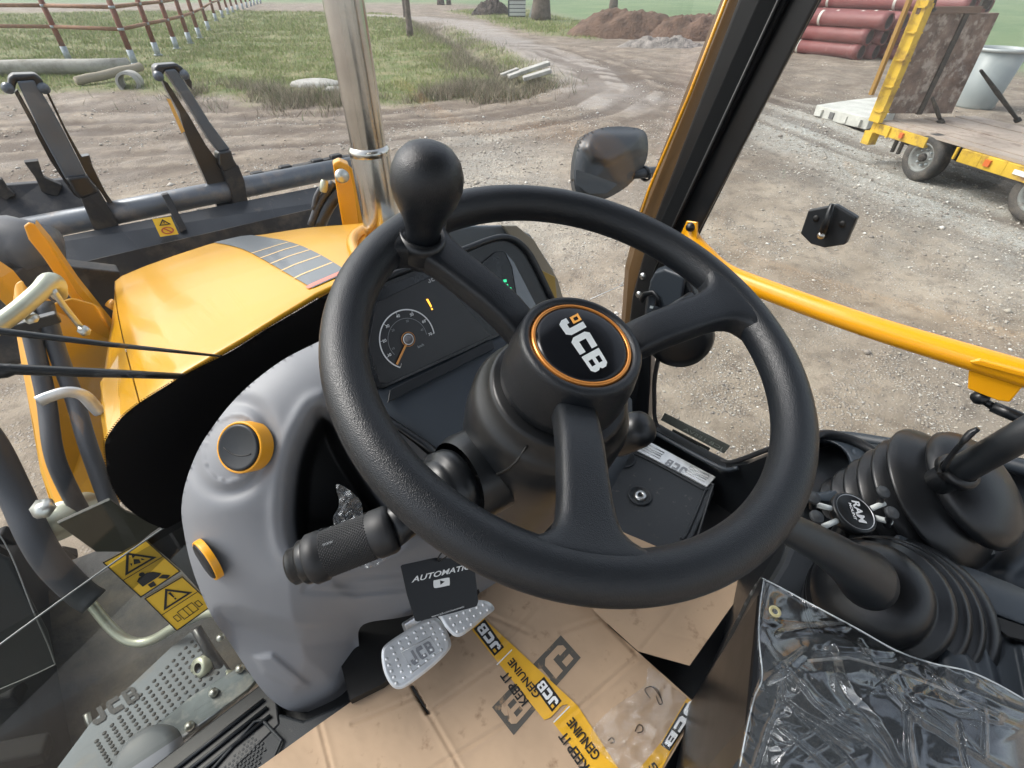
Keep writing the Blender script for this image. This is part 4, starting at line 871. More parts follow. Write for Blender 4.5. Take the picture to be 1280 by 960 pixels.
st = tube('gas_strut', [rw(u, v, .985) for u, v in ((1240, 508), (1262, 517), (1330, 545))], [.009, .0095, .0095], M_blk2, BH, seg=14); lathe('strut_ball', [(.004, -.012), (.011, -.006), (.012, 0), (.011, .006), (.004, .012)], rw(1225, 497, .985), (0, 1, -.4), M_blk2, st, 16)
tube('strut_eye', [rw(1224, 497, .985), rw(1242, 509, .985)], .006, M_blk2, st, seg=10)
# latch plate on the window
lt = prism('window_latch', [rw(u, v, 1.012) for u, v in ((1000, 292), (1010, 263), (1044, 256), (1071, 272), (1056, 306), (1030, 310), (1013, 305))], (.014, 0, 0), M_blk, BH, bevel=.003)
tube('latch_lever', [rw(u, v, 1.0) for u, v in ((1040, 255), (1034, 275), (1027, 295))], [.004, .0065, .008], M_blk2, lt, seg=12, up=(1, 0, 0))
for u, v in ((1020, 273), (1053, 280)): lathe('latch_screw', [(0, .002), (.005, .003), (.006, 0)], rw(u, v, 1.012), (-1, 0, 0), M_blkp, lt, 14)
lathe('latch_pivot', [(0, .006), (.006, .005), (.007, 0)], rw(1027, 294, .998), (-1, 0, 0), M_steel, lt, 16)
# ---- windscreen: curved sheet and black printed border ----
def wsY(x): return .845-.55*max(0, x-.55)**2-.32*max(0, .1-x)**1.4
def WS(u, v, off=0):
    d = ray(u, v); a, b = .3, 3.
    f = lambda t: (C0+d*t).y-(wsY((C0+d*t).x)-.09*((C0+d*t).z-1.6)+off)
    for _ in range(40):
        m = (a+b)/2
        if f(m) > 0: b = m
        else: a = m
    return C0+d*a
gx = np.linspace(-.95, 1.0, 40); vs = []; fs = []
for zz in (1.585, 1.8, 2.1, 2.7):
    for x in gx: vs.append((x, wsY(x)-.09*(zz-1.6), zz))
for j in range(3):
    for i in range(39): fs.append((j*40+i, j*40+i+1, j*40+41+i, j*40+40+i))
wsg = obj('windscreen', vs, fs, M_glass, BH)
tube('windscreen_edge', [Vector((x, wsY(x)+.002, 1.585)) for x in gx if x < .0], .0016, mat('glass_edge', (.13, .145, .14), .25, coat=.6), wsg, seg=8)
# black ceramic border with dotted upper edge
ft = [(131, 560), (133, 548), (150, 524), (172, 505), (205, 484), (240, 463), (287, 440), (335, 410), (380, 384), (400, 372), (440, 352), (480, 338), (540, 318), (600, 306), (650, 318), (676, 372)]
ftop = catmull([Vector((a, b, 0)) for a, b in ft], 8)
fb = [(131, 560), (134, 590), (142, 612), (156, 632), (180, 650), (206, 662)]
fbot = catmull([Vector((a, b, 0)) for a, b in fb], 5)
outl = [(q.x, q.y) for q in ftop]+[(720, 520), (600, 640), (300, 640), (228, 650)]+[(q.x, q.y) for q in fbot[::-1]][:-1]
fr_pts = [WS(u, v, -.004) for u, v in outl]
# grid fill so that the border follows the curved glass
U, V = np.meshgrid(np.arange(125, 725, 7.), np.arange(290, 668, 7.)); sdm = sdpoly(U, V, outl)
vs = []; fs = []; idx = -np.ones(U.shape, int)
for i, j in np.ndindex(U.shape):
    if sdm[i, j] < 0: idx[i, j] = len(vs); vs.append(WS(U[i, j], V[i, j], -.006))
    elif sdm[i, j] < 12:
        e = .5; g_ = [(float(sdpoly(np.array(U[i, j]+a), np.array(V[i, j]+b), outl)-sdpoly(np.array(U[i, j]-a), np.array(V[i, j]-b), outl))) for a, b in ((e, 0), (0, e))]
        u, v = U[i, j]-g_[0]*sdm[i, j], V[i, j]-g_[1]*sdm[i, j]
        if abs(float(sdpoly(np.array(u), np.array(v), outl))) < 1: idx[i, j] = len(vs); vs.append(WS(u, v, -.006))
for i in range(U.shape[0]-1):
    for j in range(U.shape[1]-1):
        q = [x for x in (idx[i, j], idx[i, j+1], idx[i+1, j+1], idx[i+1, j]) if x >= 0]
        if len(q) >= 3: fs.append(tuple(q))
frit = obj('printed_border', vs, fs, M_frit, wsg, smooth=True)
dots = MB(); path2 = catmull([Vector((a, b, 0)) for a, b in [(206, 662), (180, 650), (156, 632), (142, 612), (134, 590), (131, 560)]+ft[1:10]], 30); acc = 0; last = path2[0]
for q in path2:
    acc += (q-last).length; last = q
    if acc > 2.6:
        acc = 0; k = q+Vector((-.8, -.8, 0)); c = WS(k.x, k.y, -.006)
        dots.add([c+Vector((math.cos(a)*.0012, 0, math.sin(a)*.0012)) for a in np.linspace(0, 5.24, 6)], [tuple(range(6))])
o = dots.build('border_dots', M_frit, wsg, smooth=False); o['kind'] = 'stuff'
# lower front glass (footwell) and its two warning labels
LG = [Vector((-.95, .66, 1.235)), Vector((-.08, .63, 1.235)), Vector((-.02, .80, 1.58)), Vector((-.95, .70, 1.58))]
lgn = (LG[1]-LG[0]).cross(LG[2]-LG[0]).normalized()
lg = obj('lower_windscreen', LG, [(0, 1, 2, 3)], M_glass2, BH, smooth=False)
def LP(u, v, off=0): return PN(u, v, LG[0]-lgn*off if lgn.y > 0 else LG[0]+lgn*off, lgn)
def flab(name, quad, parent, off=.004):
    q = [LP(u, v, off) for u, v in quad]; return q, flat(name, [[q[0], q[1], q[2], q[3]]], M_ylab, parent)
prism('kick_panel', [LP(u, v, -.012) for u, v in ((150, 700), (190, 668), (236, 636), (300, 640), (330, 800), (292, 790), (262, 752), (226, 712), (184, 676))], (0, .004, 0), M_frit, lg)
# quads: lower-left, lower-right, upper-right, upper-left in label sense
qa, la = flab('warning_label', [(176, 747), (226, 714), (182, 674), (128, 703)], lg)
qb, lb_ = flab('warning_label', [(221, 789), (267, 756), (228, 720), (180, 748)], lg)
def LQ(q, x, y, h=-.0012):
    n_ = (q[1]-q[0]).cross(q[3]-q[0]).normalized(); n_ = n_ if n_.dot(C0-q[0]) > 0 else -n_
    return q[0].lerp(q[1], x).lerp(q[3].lerp(q[2], x), y)+n_*.0012
def lab_frame(q, parent):
    # black surround and dividing line
    o_ = [LQ(q, x, y) for x, y in ((0, 0), (1, 0), (1, 1), (0, 1))]; i_ = [LQ(q, x, y) for x, y in ((.025, .025), (.975, .025), (.975, .975), (.025, .975))]
    flat('label_border', [[o_, i_]], M_blkp, parent)
    flat('label_rule', [[LQ(q, x, y) for x, y in ((.02, .485), (.98, .485), (.98, .5), (.02, .5))]], M_blkp, parent)
lab_frame(qa, la); lab_frame(qb, lb_)
def tri(q, cx, cy, s, sy, parent, w_=.72):
    o_ = [LQ(q, cx-s, cy-sy), LQ(q, cx+s, cy-sy), LQ(q, cx, cy+sy)]; i_ = [LQ(q, cx-s*w_, cy-sy*.8), LQ(q, cx+s*w_, cy-sy*.8), LQ(q, cx, cy+sy*.65)]
    flat('warning_triangle', [[o_, i_]], M_blkp, parent)
for q, pa_ in ((qa, la), (qb, lb_)): tri(q, .5, .75, .38, .2, pa_)
flat('pictogram', [[LQ(qb, x, y) for x, y in ((.47, .83), (.53, .83), (.515, .68), (.485, .68))], [LQ(qb, x, y) for x, y in ((.48, .66), (.52, .66), (.52, .62), (.48, .62))]], M_blkp, lb_)
flat('pictogram', [[LQ(qa, x, y) for x, y in p_] for p_ in (((.36, .64), (.42, .7), (.38, .72)), ((.42, .66), (.55, .62), (.58, .7), (.5, .76)), ((.5, .78), (.58, .8), (.54, .86)), ((.6, .66), (.66, .62), (.63, .7)))], M_blkp, la)
# seated person pictogram: head, shoulders, lap belt, legs
hd_ = [LQ(qa, .38+.06*math.cos(a), .4+.045*math.sin(a)) for a in np.linspace(0, 6, 14)]
flat('pictogram', [hd_, [LQ(qa, x, y) for x, y in ((.2, .33), (.28, .37), (.48, .37), (.58, .32), (.68, .2), (.6, .17), (.2, .17))], [LQ(qa, x, y) for x, y in ((.3, .15), (.44, .15), (.42, .04), (.3, .06))], [LQ(qa, x, y) for x, y in ((.55, .15), (.68, .16), (.78, .06), (.68, .03))]], M_blkp, la)
# belt pictogram
for (x0, x1, y0, y1) in ((.3, .7, .12, .36), (.44, .56, .12, .36), (.16, .27, .16, .32), (.73, .84, .16, .32)):
    o_ = [LQ(qb, x, y) for x, y in ((x0, y0), (x1, y0), (x1, y1), (x0, y1))]; i_ = [LQ(qb, x, y) for x, y in ((x0+.015, y0+.015), (x1-.015, y0+.015), (x1-.015, y1-.015), (x0+.015, y1-.015))]; flat('pictogram', [[o_, i_]], M_blkp, lb_)
# ---- outside, below the lower glass: steel pipe, step plate, bracket ----
def ZT(pts, z): return [PZ(u, v, z) for u, v in pts]
tube('brake_pipe', [D(u, v, t) for u, v, t in ((88, 722, 1.28), (112, 752, 1.29), (140, 786, 1.3), (164, 802, 1.3), (190, 800, 1.3), (225, 780, 1.28), (262, 766, 1.26), (300, 770, 1.2))], .0125, M_zinc, BH, seg=16, smoothpath=6)
lathe('pipe_nut', [(.021, 0), (.024, .006), (.024, .03), (.02, .036)], D(112, 752, 1.27), D(96, 734, 1.27)-D(140, 786, 1.29), M_zinc, BH, 6)
lathe('pipe_ferrule', [(.027, 0), (.027, .05), (.02, .055)], D(104, 745, 1.28), D(80, 715, 1.27)-D(120, 762, 1.29), M_zinc, BH, 20)
zs = 1.0
stp = prism('step_plate', ZT(((60, 975), (112, 905), (215, 808), (238, 790), (262, 800), (292, 850), (258, 862), (196, 905), (150, 960), (110, 1000)), zs), (0, 0, -.006), mat('grey_steel_plate', (.1, .115, .13), .5, metal=.4, var=(8, .3), wear=(6, .5, .72, (.13, .11, .085))), BH, bevel=.001)
hl = MB(); a0, a1, a2 = PZ(120, 925, zs), PZ(238, 800, zs), PZ(275, 845, zs)
for i in range(15):
    for j in range(8):
        q = a0+(a1-a0)*(i/14)+(a2-a1)*((j+.4)/8)*(.55+.45*i/14)
        if 5 < i < 0: continue
        hl.add(*latheg([(0, .0015), (.003, .0015), (.0045, .0004), (.005, 0)], q, (0, 0, 1), 8))
o = hl.build('grip_dimples', mat('dimple', (.025, .028, .03), .5), stp); o['kind'] = 'stuff'
qs = [PZ(u, v, zs+.0015) for u, v in ((118, 908), (176, 872), (166, 857), (110, 892))]
flat('embossed_letters', logo_polys(qs, 0, 1, 0, 1, .001, flip=False), mat('emboss_dark', (.03, .033, .036), .6), stp)
mt = mat('cast_bracket', (.12, .14, .15), .5, metal=.5, var=(20, .3), wear=(14, .5, .7, (.3, .3, .28)))
br = prism('pedal_bracket', ZT(((196, 905), (236, 872), (300, 832), (322, 848), (310, 862), (200, 945), (176, 940)), 1.06), (0, 0, -.012), mt, BH, bevel=.003)
for u, v in ((267, 866), (237, 908), (276, 797), (300, 836)): lathe('bolt', [(0, .008), (.009, .007), (.011, 0)], PZ(u, v, 1.065), (0, 0, 1), M_metal, br, 8)
tube('lever_shaft', [D(u, v, t) for u, v, t in ((245, 785, 1.27), (262, 815, 1.27), (285, 845, 1.26), (300, 860, 1.25))], [.012, .014, .013, .012], M_bp, br, seg=14)
lathe('shaft_clamp', [(.012, -.02), (.024, -.02), (.026, 0), (.024, .02), (.012, .02)], D(256, 832, 1.26), (.5, .2, -.6), M_zinc, br, 20); lathe('shaft_clamp', [(.012, -.012), (.018, -.012), (.018, .012), (.012, .012)], D(286, 848, 1.24), (.6, -.4, -.6), M_zinc, br, 20)
tube('clevis_pin', [D(u, v, 1.3) for u, v in ((108, 892), (116, 918), (120, 935))], [.008, .006, .004], M_metal, BH, seg=10)
lathe('filler_cap', [(0, .012), (.045, .012), (.055, .008), (.06, 0), (.062, -.02)], PZ(182, 950, 1.12), (-.1, -.2, 1), mat('cap_grey', (.2, .22, .24), .4), BH, 36)
prism('chassis_side', ZT(((-60, 900), (90, 700), (250, 640), (330, 830), (150, 1010), (-60, 1010)), .8), (0, 0, -.02), mat('dirty_chassis', (.03, .03, .028), .7, wear=(5, .45, .7, (.11, .09, .065)), bump=(30, .5, 'noise', .01)), BH)
tube('frame_edge', [LP(u, v, -.02) for u, v in ((-20, 640), (12, 690), (40, 760), (66, 822), (60, 835), (-20, 870))], .001, mat('edge_line', (.2, .21, .21), .4), BH, seg=6, smoothpath=4)
print('cab shell ok')
# roof of the cab, out of view, added to cut the sky light from above; the doorway on the left and the rear stay open to daylight
rf = prism('cab_roof', [(-.58, -1.35, 2.86), (1.1, -1.35, 2.86), (1.1, .42, 2.86), (.3, .56, 2.86), (-.58, .46, 2.86)], (0, 0, .06), mat('roof_lining', (.1, .1, .1), .8), BH, bevel=.02)
prism('front_bulkhead', [(-.06, .63, ZF-.05), (1.0, .61, ZF-.05), (1.0, .62, 1.5), (.8, .72, 1.64), (.1, .79, 1.64), (-.0, .76, 1.5)], (0, .02, 0), M_blk, BH)
# ---- light grey moulded console ----
co = [(445, 400), (425, 412), (396, 428), (355, 449), (317, 477), (290, 503), (267, 532), (248, 562), (233, 600), (227, 632), (229, 660), (240, 710), (262, 765), (285, 800), (318, 850), (340, 875), (365, 889), (400, 888), (430, 878), (446, 855), (449, 815), (452, 782), (500, 772), (560, 758), (620, 742), (680, 722), (700, 690), (660, 650), (600, 620), (556, 586), (515, 552), (478, 522), (462, 490), (456, 440)]
co_o, co_n = Vector((0, .50, 1.23)), Vector((0, -1, .30)).normalized()
rec = [(398, 508), (378, 535), (364, 570), (357, 612), (356, 655), (366, 690), (400, 704), (450, 700), (490, 684), (500, 650), (470, 600), (445, 560), (425, 522)]
recs = smooth_poly(rec); chan = smooth_poly([(340, 690), (350, 730), (400, 752), (470, 748), (540, 730), (600, 700), (640, 720), (560, 790), (440, 830), (340, 800)])
leg = [(278, 770), (300, 772), (380, 795), (450, 790), (470, 900), (300, 900)]
def vent_d(U, V, c, a, b, th):
    x = (U-c[0])*math.cos(th)+(V-c[1])*math.sin(th); y = -(U-c[0])*math.sin(th)+(V-c[1])*math.cos(th); return np.sqrt((x/a)**2+(y/b)**2)
def hcon(U, V, d):
    h = .085*(1-np.exp(-(d/62.)**1.15))+.012*(1-np.exp(-d/12.))
    h = h+.05*np.exp(-(((U-470)/120)**2+((V-735)/60)**2))           # belly along the lower edge
    sd = sdpoly(U, V, recs); h = h-.20*sst(-sd, -4, 30)+.004*np.exp(-((sd-14)/7.)**2)
    legm = sst(-sdpoly(U, V, leg), -16, 14); h = h-.045*legm
    pad = sst(-sdpoly(U, V, [(318, 822), (340, 818), (386, 856), (366, 862), (330, 842)]), -4, 4); h = h+.011*pad
    dv = vent_d(U, V, (290, 560), 41, 52, .42); h = h-.010*np.exp(-((dv-1.12)/.2)**2)*(dv > .8)-.004*(dv < .8)
    h = h-.016*sst(-sdpoly(U, V, smooth_poly([(420, 724), (470, 706), (520, 690), (600, 672), (600, 712), (530, 732), (470, 742), (430, 740)])), -6, 12)
    h = h-.004*sst(-np.abs(sdpoly(U, V, [(380, 738), (450, 742), (520, 735), (520, 715), (440, 722), (390, 722)])), -6, 0)
    return h
cons = relief('lower_console', co, co_o, co_n, hcon, [M_grey, mat('pocket_black', (.006, .0065, .007), .6)], BH, step=3., skirt=.04)
# console colour blends to black inside the storage pocket, from just below its edge
at = cons.data.attributes.new('pocket_dark', 'FLOAT', 'POINT')
co_ = np.array([list(v.co+WL['lower_console']-C0) for v in cons.data.vertices]); xx = co_[:, 0]*hx+co_[:, 1]*hy; dpt = xx*cp-co_[:, 2]*sp
at.data.foreach_set('value', sst(-sdpoly(640+FL*(co_[:, 0]*hy-co_[:, 1]*hx)/dpt, 480-FL*(xx*sp+co_[:, 2]*cp)/dpt, recs), 9, 15).astype(np.float32))
mg = M_grey.copy(); mg.name = 'console_plastic'; nn = mg.node_tree; bs_ = nn.nodes['Principled BSDF']; lk = bs_.inputs['Base Color'].links[0].from_socket
mx_ = nn.nodes.new('ShaderNodeMix'); mx_.data_type = 'RGBA'; aa = nn.nodes.new('ShaderNodeAttribute'); aa.attribute_name = 'pocket_dark'
nn.links.new(aa.outputs['Fac'], mx_.inputs[0]); nn.links.new(lk, mx_.inputs[6]); mx_.inputs[7].default_value = (.007, .0075, .008, 1); nn.links.new(mx_.outputs[2], bs_.inputs['Base Color'])
cons.data.materials.clear(); cons.data.materials.append(mg)
def CP(u, v, lift=0):
    sd = -float(sdpoly(np.array(float(u)), np.array(float(v)), smooth_poly(co))); h = float(hcon(np.array([float(u)]), np.array([float(v)]), np.array([sd]))[0])
    return PN(u, v, co_o+co_n*(h+lift), co_n)
# blackened inside of the storage pocket
def vent(c, a, b, th, nrm, label=None, slot=True):
    C = PN(*c, co_o+co_n*(.1 if slot else .062), co_n); 
    n_ = Vector(nrm).normalized(); A_2, B_2, _ = frame_of(n_)
    r_ = b*0.5*(C-C0).length/FL*1.06
    v = lathe('air_vent', [(r_*2.08, -.008), (r_*2.08, .004), (r_*2.0, .009), (r_*1.78, .009), (r_*1.72, .004)], C, n_, M_org, cons, 48)
    lathe('vent_disc', [(r_*1.74, -.004), (r_*1.74, .012), (r_*1.62, .015), (r_*1.5, .0135), (0, .012)], C, n_, M_blk, v, 48)
    return v
nv = Vector((-.62, -.42, .66))
Cv = PN(291, 560, co_o+co_n*.066, co_n)-nv.normalized()*.0165
rv = .037
lathe('air_vent', [(rv, -.02), (rv, .003), (rv*.98, .005), (rv*.91, .005), (rv*.89, .002)], Cv, nv, M_org, cons, 56)
ds = lathe('vent_flap', [(rv*.89, -.01), (rv*.89, .006), (rv*.84, .0085), (rv*.77, .0075), (0, .0065)], Cv, nv, M_blk, cons, 56)
av, bv_, _ = frame_of(nv)
tube('flap_notch', [Cv+nv.normalized()*.0072+av*rv*x+bv_*rv*(-.12-.18*(1-(x/.62)**2)) for x in np.linspace(-.62, .62, 9)], .0009, M_blkp, cons, seg=6)
Cv2 = PN(259, 700, co_o+co_n*.040, co_n); nv2 = Vector((-.95, -.2, .12)); rv2 = .033
lathe('air_vent', [(rv2, -.006), (rv2, .002), (rv2*.98, .004), (rv2*.9, .004), (rv2*.88, .001)], Cv2, nv2, M_org, cons, 48)
lathe('vent_flap', [(rv2*.89, -.006), (rv2*.89, .004), (rv2*.82, .006), (0, .0055)], Cv2, nv2, M_blk, cons, 48)
cyl = lathe('console_recess_bolt', [(.0, .002), (.012, .003), (.016, 0)], CP(438, 868, .002), (.5, -.8, 0), M_blkp, cons, 20)
# crumpled clear film left in the pocket
def film(name, pts, o, n_, amp, mat_, seed, step=3, sc_=14., parent=None, skirt=0):
    def hf(U, V, d):
        a = fbm(U/sc_+seed, V/sc_*1.3, 3); r_ = 1-np.abs(2*vnoise(U/sc_*1.1+seed*3+V/sc_*.7, V/sc_*.8-U/sc_*.5)-1)
        return amp*(a+.9*r_**3)
    return relief(name, pts, o, n_, hf, mat_, parent, step=step, skirt=skirt)
# ---- instrument binnacle ----
DB = [PY(470, 489, .60), PY(692, 386, .60), PY(650, 300, .665), PY(452, 368, .665)]
dn_ = (DB[1]-DB[0]).cross(DB[3]-DB[0]).normalized(); dn_ = dn_ if dn_.dot(C0-DB[0]) > 0 else -dn_
def DP(u, v, lift=0): return PN(u, v, DB[0]+dn_*lift, dn_)
bez = prism('instrument_bezel', [DP(u, v) for u, v in ((466, 486), (480, 487), (560, 449), (612, 424), (694, 384), (688, 366), (664, 322), (650, 304), (636, 297), (618, 298), (575, 315), (523, 333), (483, 348), (450, 372), (450, 430))], -dn_*.045, M_blk2, BH, bevel=.005)
tube('bezel_lip', [DP(u, v, .003) for u, v in ((450, 372), (483, 347), (523, 332), (575, 314), (618, 298), (638, 298), (654, 308), (668, 328), (694, 382))], .006, M_blk, bez, seg=12, smoothpath=3)
prism('gauge_screen', [DP(u, v, -.001) for u, v in ((474, 478), (484, 479), (612, 420), (545, 342), (470, 378), (460, 430))], dn_*.003, M_face, bez, bevel=.001)
prism('gauge_border', [DP(u, v, -.001) for u, v in ((466, 483), (480, 484), (640, 412), (560, 330), (480, 358), (458, 376), (452, 430))], dn_*.002, M_screen, bez)
scn = prism('display_screen', [DP(u, v, .0) for u, v in ((590, 338), (618, 315), (628, 314), (640, 326), (668, 382), (640, 400))], dn_*.0025, M_screen, bez, bevel=.0015)
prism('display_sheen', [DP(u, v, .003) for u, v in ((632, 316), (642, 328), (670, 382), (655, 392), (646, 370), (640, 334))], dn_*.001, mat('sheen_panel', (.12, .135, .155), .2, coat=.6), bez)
gr = flat('green_readout', [[DP(u+a, v+b, .0032) for a, b in ((-2, -1.5), (2, -2), (2.5, 1.5), (-1.5, 2))] for u, v in ((633, 357), (637, 361), (631, 351))], mat('green_light', (.0, .3, .12), .5, emit=(.05, .8, .35, .6)), bez)
wrn = flat('amber_warning_light', [[DP(u, v, .0035) for u, v in ((532.5, 374), (535, 373.5), (540, 383), (538.5, 384.5))], [DP(u, v, .0035) for u, v in ((538.5, 385.5), (540.5, 385), (541.5, 387), (539.5, 387.5))]], mat('amber_light', (.8, .35, .02), .5, emit=(1, .45, .05, 1.2)), bez)
# gauge printing
gc_ = DP(510, 424, .0035); gx_ = (DB[1]-DB[0]).normalized(); gy_ = dn_.cross(gx_).normalized()
gy_ = gy_ if gy_.z > 0 else -gy_
GRD = (DP(541, 424, .0035)-gc_).length*1.05
def ga(r_, deg): a = R(deg); return gc_+(gx_*math.cos(a)+gy_*math.sin(a))*GRD*r_
def arc(name, r0, r1, a0, a1, m, parent, k=48):
    th = np.linspace(a0, a1, k); v = [ga(r1, t) for t in th]+[ga(r0, t) for t in th]; return obj(name, v, [(i, i+1, k+i+1, k+i) for i in range(k-1)], m, parent, smooth=False)
arc('gauge_arc', 1.0, 1.045, 232, -10, M_white, bez); arc('gauge_arc', .72, .735, 205, -8, M_dim, bez)
tk = MB()
for k in range(8):
    a = 232-k*242/7; d_ = R(a); c = ga(.94, a); s_ = GRD*.07; rd = gx_*math.cos(d_)+gy_*math.sin(d_); tg = dn_.cross(rd)
    tk.add([c-rd*s_-tg*.0003, c+rd*s_-tg*.0003, c+rd*s_+tg*.0003, c-rd*s_+tg*.0003], [(0, 1, 2, 3)])
tk.build('gauge_ticks', M_white, bez, smooth=False)
lathe('gauge_hub', [(0, .004), (GRD*.13, .004), (GRD*.15, .002)], gc_, dn_, mat('dim_grey', (.16, .16, .17), .5), bez, 24)
lathe('gauge_ring', [(GRD*.16, .002), (GRD*.18, .003), (GRD*.2, .002)], gc_, dn_, M_white, bez, 28)
lathe('gauge_ring', [(GRD*.23, .0015), (GRD*.245, .0025), (GRD*.26, .0015)], gc_, dn_, mat('amber_dim', (.5, .22, .06), .5), bez, 28)
beam('gauge_needle', ga(.2, 222)+dn_*.002, ga(.97, 222)+dn_*.002, GRD*.07, .001, mat('amber_needle', (.7, .32, .08), .4), bez, side=dn_.cross(ga(1, 222)-gc_))
for k, s in enumerate(('0', '10', '20', '30', '40', '50', '60', '70')):
    if k: text('gauge_numeral', s, ga(.86, 232-k*242/7)-gx_*GRD*.06-gy_*GRD*.04, gx_, gy_, GRD*.1, M_white, bez, bold=.02)
for k, s in enumerate(('10', '20', '30', '40')): text('gauge_numeral', s, ga(.62, 190-k*60)-gx_*GRD*.05-gy_*GRD*.03, gx_, gy_, GRD*.08, M_dim, bez)
text('gauge_unit', 'km/h', ga(.55, -52)-gx_*GRD*.1, gx_, gy_, GRD*.09, M_dim, bez, bold=.03)
QB = [DP(536, 354, .0035), DP(548, 349, .0035), DP(545.5, 345, .0035), DP(533.5, 350, .0035)]
flat('maker_mark', logo_polys([QB[0], QB[1], QB[2], QB[3]], 0, 1, 0, 1, .0002), mat('mark_grey', (.4, .41, .42), .4), bez)
# sloping dash below the display
ds_o = PY(600, 500, .52); ds_n = Vector((0, -.62, .78)).normalized()
dsh = relief('dash_slope', [(452, 372), (450, 430), (456, 470), (466, 500), (490, 522), (530, 548), (575, 590), (640, 640), (700, 660), (760, 620), (792, 560), (790, 500), (730, 420), (690, 380), (600, 424), (480, 482)], PY(478, 484, .605)+Vector((0, 0, -.003)), ds_n, lambda U, V, d: .006*(1-np.exp(-d/8.)), M_dash, BH, step=5, skirt=.02, smooth_outline=False)
dso = PY(478, 484, .605)
def SP(u, v, l=.008): return PN(u, v, dso+ds_n*l, ds_n)
prism('dash_step', [SP(u, v, .007) for u, v in ((487, 488), (614, 425), (618, 436), (484, 504))], ds_n*.003, M_blk, dsh, bevel=.001)
tube('dash_trim_strip', [SP(u, v, .01) for u, v in ((478, 520), (500, 534), (530, 554), (556, 574))], [.005, .006, .008, .008], M_blk2, dsh, seg=8, ell=.5)
prism('column_gaiter', [SP(u, v, -.02) for u, v in ((524, 578), (532, 570), (556, 572), (560, 600), (540, 604))], ds_n*.03, M_blk, dsh, bevel=.004)
# ---- steering column ----
WCt = Vector((.2614, .222, 2.1151)); WT = .3298
Wn = Vector((0, -math.sin(WT), math.cos(WT))); Wb = Vector((0, math.cos(WT), math.sin(WT))); Wa = Vector((1, 0, 0))
def WW(a, b, n_=0): return WCt+Wa*a+Wb*b+Wn*n_
col_ = lathe('steering_column', [(.0, -.06), (.062, -.06), (.067, -.064), (.066, -.074), (.074, -.08), (.079, -.09), (.081, -.12), (.078, -.165), (.073, -.21), (.07, -.30), (.066, -.42)], WW(0, 0), Wn, M_blk2, BH, 64)
lathe('column_seam', [(.0835, -.086), (.0872, -.1205), (.0842, -.165)], WW(0, 0), Wn, M_blkp, col_, 2, a0=0) if False else None
sm = []
for t in np.linspace(0, 1, 9):
    th = R(196+10*t+14*math.sin(t*3.1)*.0); n_ = -.074-.1*t; rr_ = np.interp(-n_, [.074, .08, .09, .12, .165, .21], [.067, .0745, .0797, .0816, .0786, .0736]); th = R(205-28*t**1.5)
    sm.append(WW(math.cos(th)*rr_, math.sin(th)*rr_, n_))
for a_ in DTX: dtext(*a_, mat('decal_letters', (.3, .33, .3), .5))
tube('column_seam', sm, .0013, M_blkp, col_, seg=6)
c1, c2 = D(640, 570, .53), D(572, 603, .485)
lathe('stalk_mount', [(0, -.04), (.030, -.04), (.046, -.012), (.046, .0), (.045, (c2-c1).length-.01), (.041, (c2-c1).length)], c1, c2-c1, M_blk2, col_, 40)
lathe('stalk_collar', [(.034, 0), (.036, .004), (.036, .016), (.031, .019), (.031, .022), (.027, .03), (.022, .032), (.021, .05)], c2, c2-c1, M_blk2, col_, 40)
g0, g1 = D(486, 662, .43), D(372, 706, .42); gd = (g1-g0).normalized(); gL = (g1-g0).length
M_knurl = mat('knurled_grip', (.014, .015, .017), .5)
tube('stalk', [c2+(c2-c1).normalized()*.03, (c2+g0)/2+Vector((0, 0, -.004)), g0], [.017, .014, .018], M_blk2, col_, seg=20, smoothpath=3)
gr_ = lathe('stalk_grip', [(.0, -.006), (.0195, -.004), (.021, .0), (.021, .012), (.0195, .014), (.0195, gL-.024), (.0215, gL-.022), (.0215, gL-.013), (.019, gL-.01)], g0, gd, M_knurl, col_, 48)
lathe('grip_button', [(.019, gL-.012), (.019, gL-.006), (.0165, gL-.003), (.0155, gL-.003), (.0155, gL+.004), (.013, gL+.0065), (0, gL+.007)], g0, gd, M_blk2, col_, 40)
kn = MB(); ka, kb, _ = frame_of(gd)
for i in range(26):
    for j in range(46):
        t = 2*math.pi*(j+.5*(i % 2))/46; h_ = .016+i*(gL-.042)/25; q = g0+gd*h_+(ka*math.cos(t)+kb*math.sin(t))*.0196
        if (q-C0).dot(ka*math.cos(t)+kb*math.sin(t)) > .0: continue
        n0 = ka*math.cos(t)+kb*math.sin(t); tt = gd.cross(n0); s_ = .00125
        kn.add([q-gd*s_, q+tt*s_, q+gd*s_, q-tt*s_, q+n0*.0006], [(0, 1, 4), (1, 2, 4), (2, 3, 4), (3, 0, 4)])
o = kn.build('grip_knurling', M_knurl, col_, smooth=False); o['kind'] = 'stuff'
text('stalk_print', 'mxw', g0+gd*(gL-.028)+(C0-g0).normalized()*.0213+Vector((0, .006, .003)), -gd, gd.cross((C0-g0).normalized()), .003, M_dim, col_)
# right-hand direction lever with printed tip, rubber knob below
rl0, rl1 = D(790, 430, .52), D(862, 380, .56)
tube('direction_lever', [rl0, D(825, 402, .54), rl1], [.010, .012, .015], M_blk2, col_, seg=20, ell=.6, smoothpath=3, up=(0, 0, 1))
text('lever_print', 'P', D(846, 392, .535), ray(858, 384)-ray(846, 392), ray(846, 384)-ray(846, 392), .006, M_white, col_)
lathe('rubber_stop', [(.0, .045), (.018, .043), (.027, .034), (.03, .02), (.03, -.03), (.024, -.05)], D(786, 542, .8), (.1, -.55, .75), M_blk2, BH, 32)
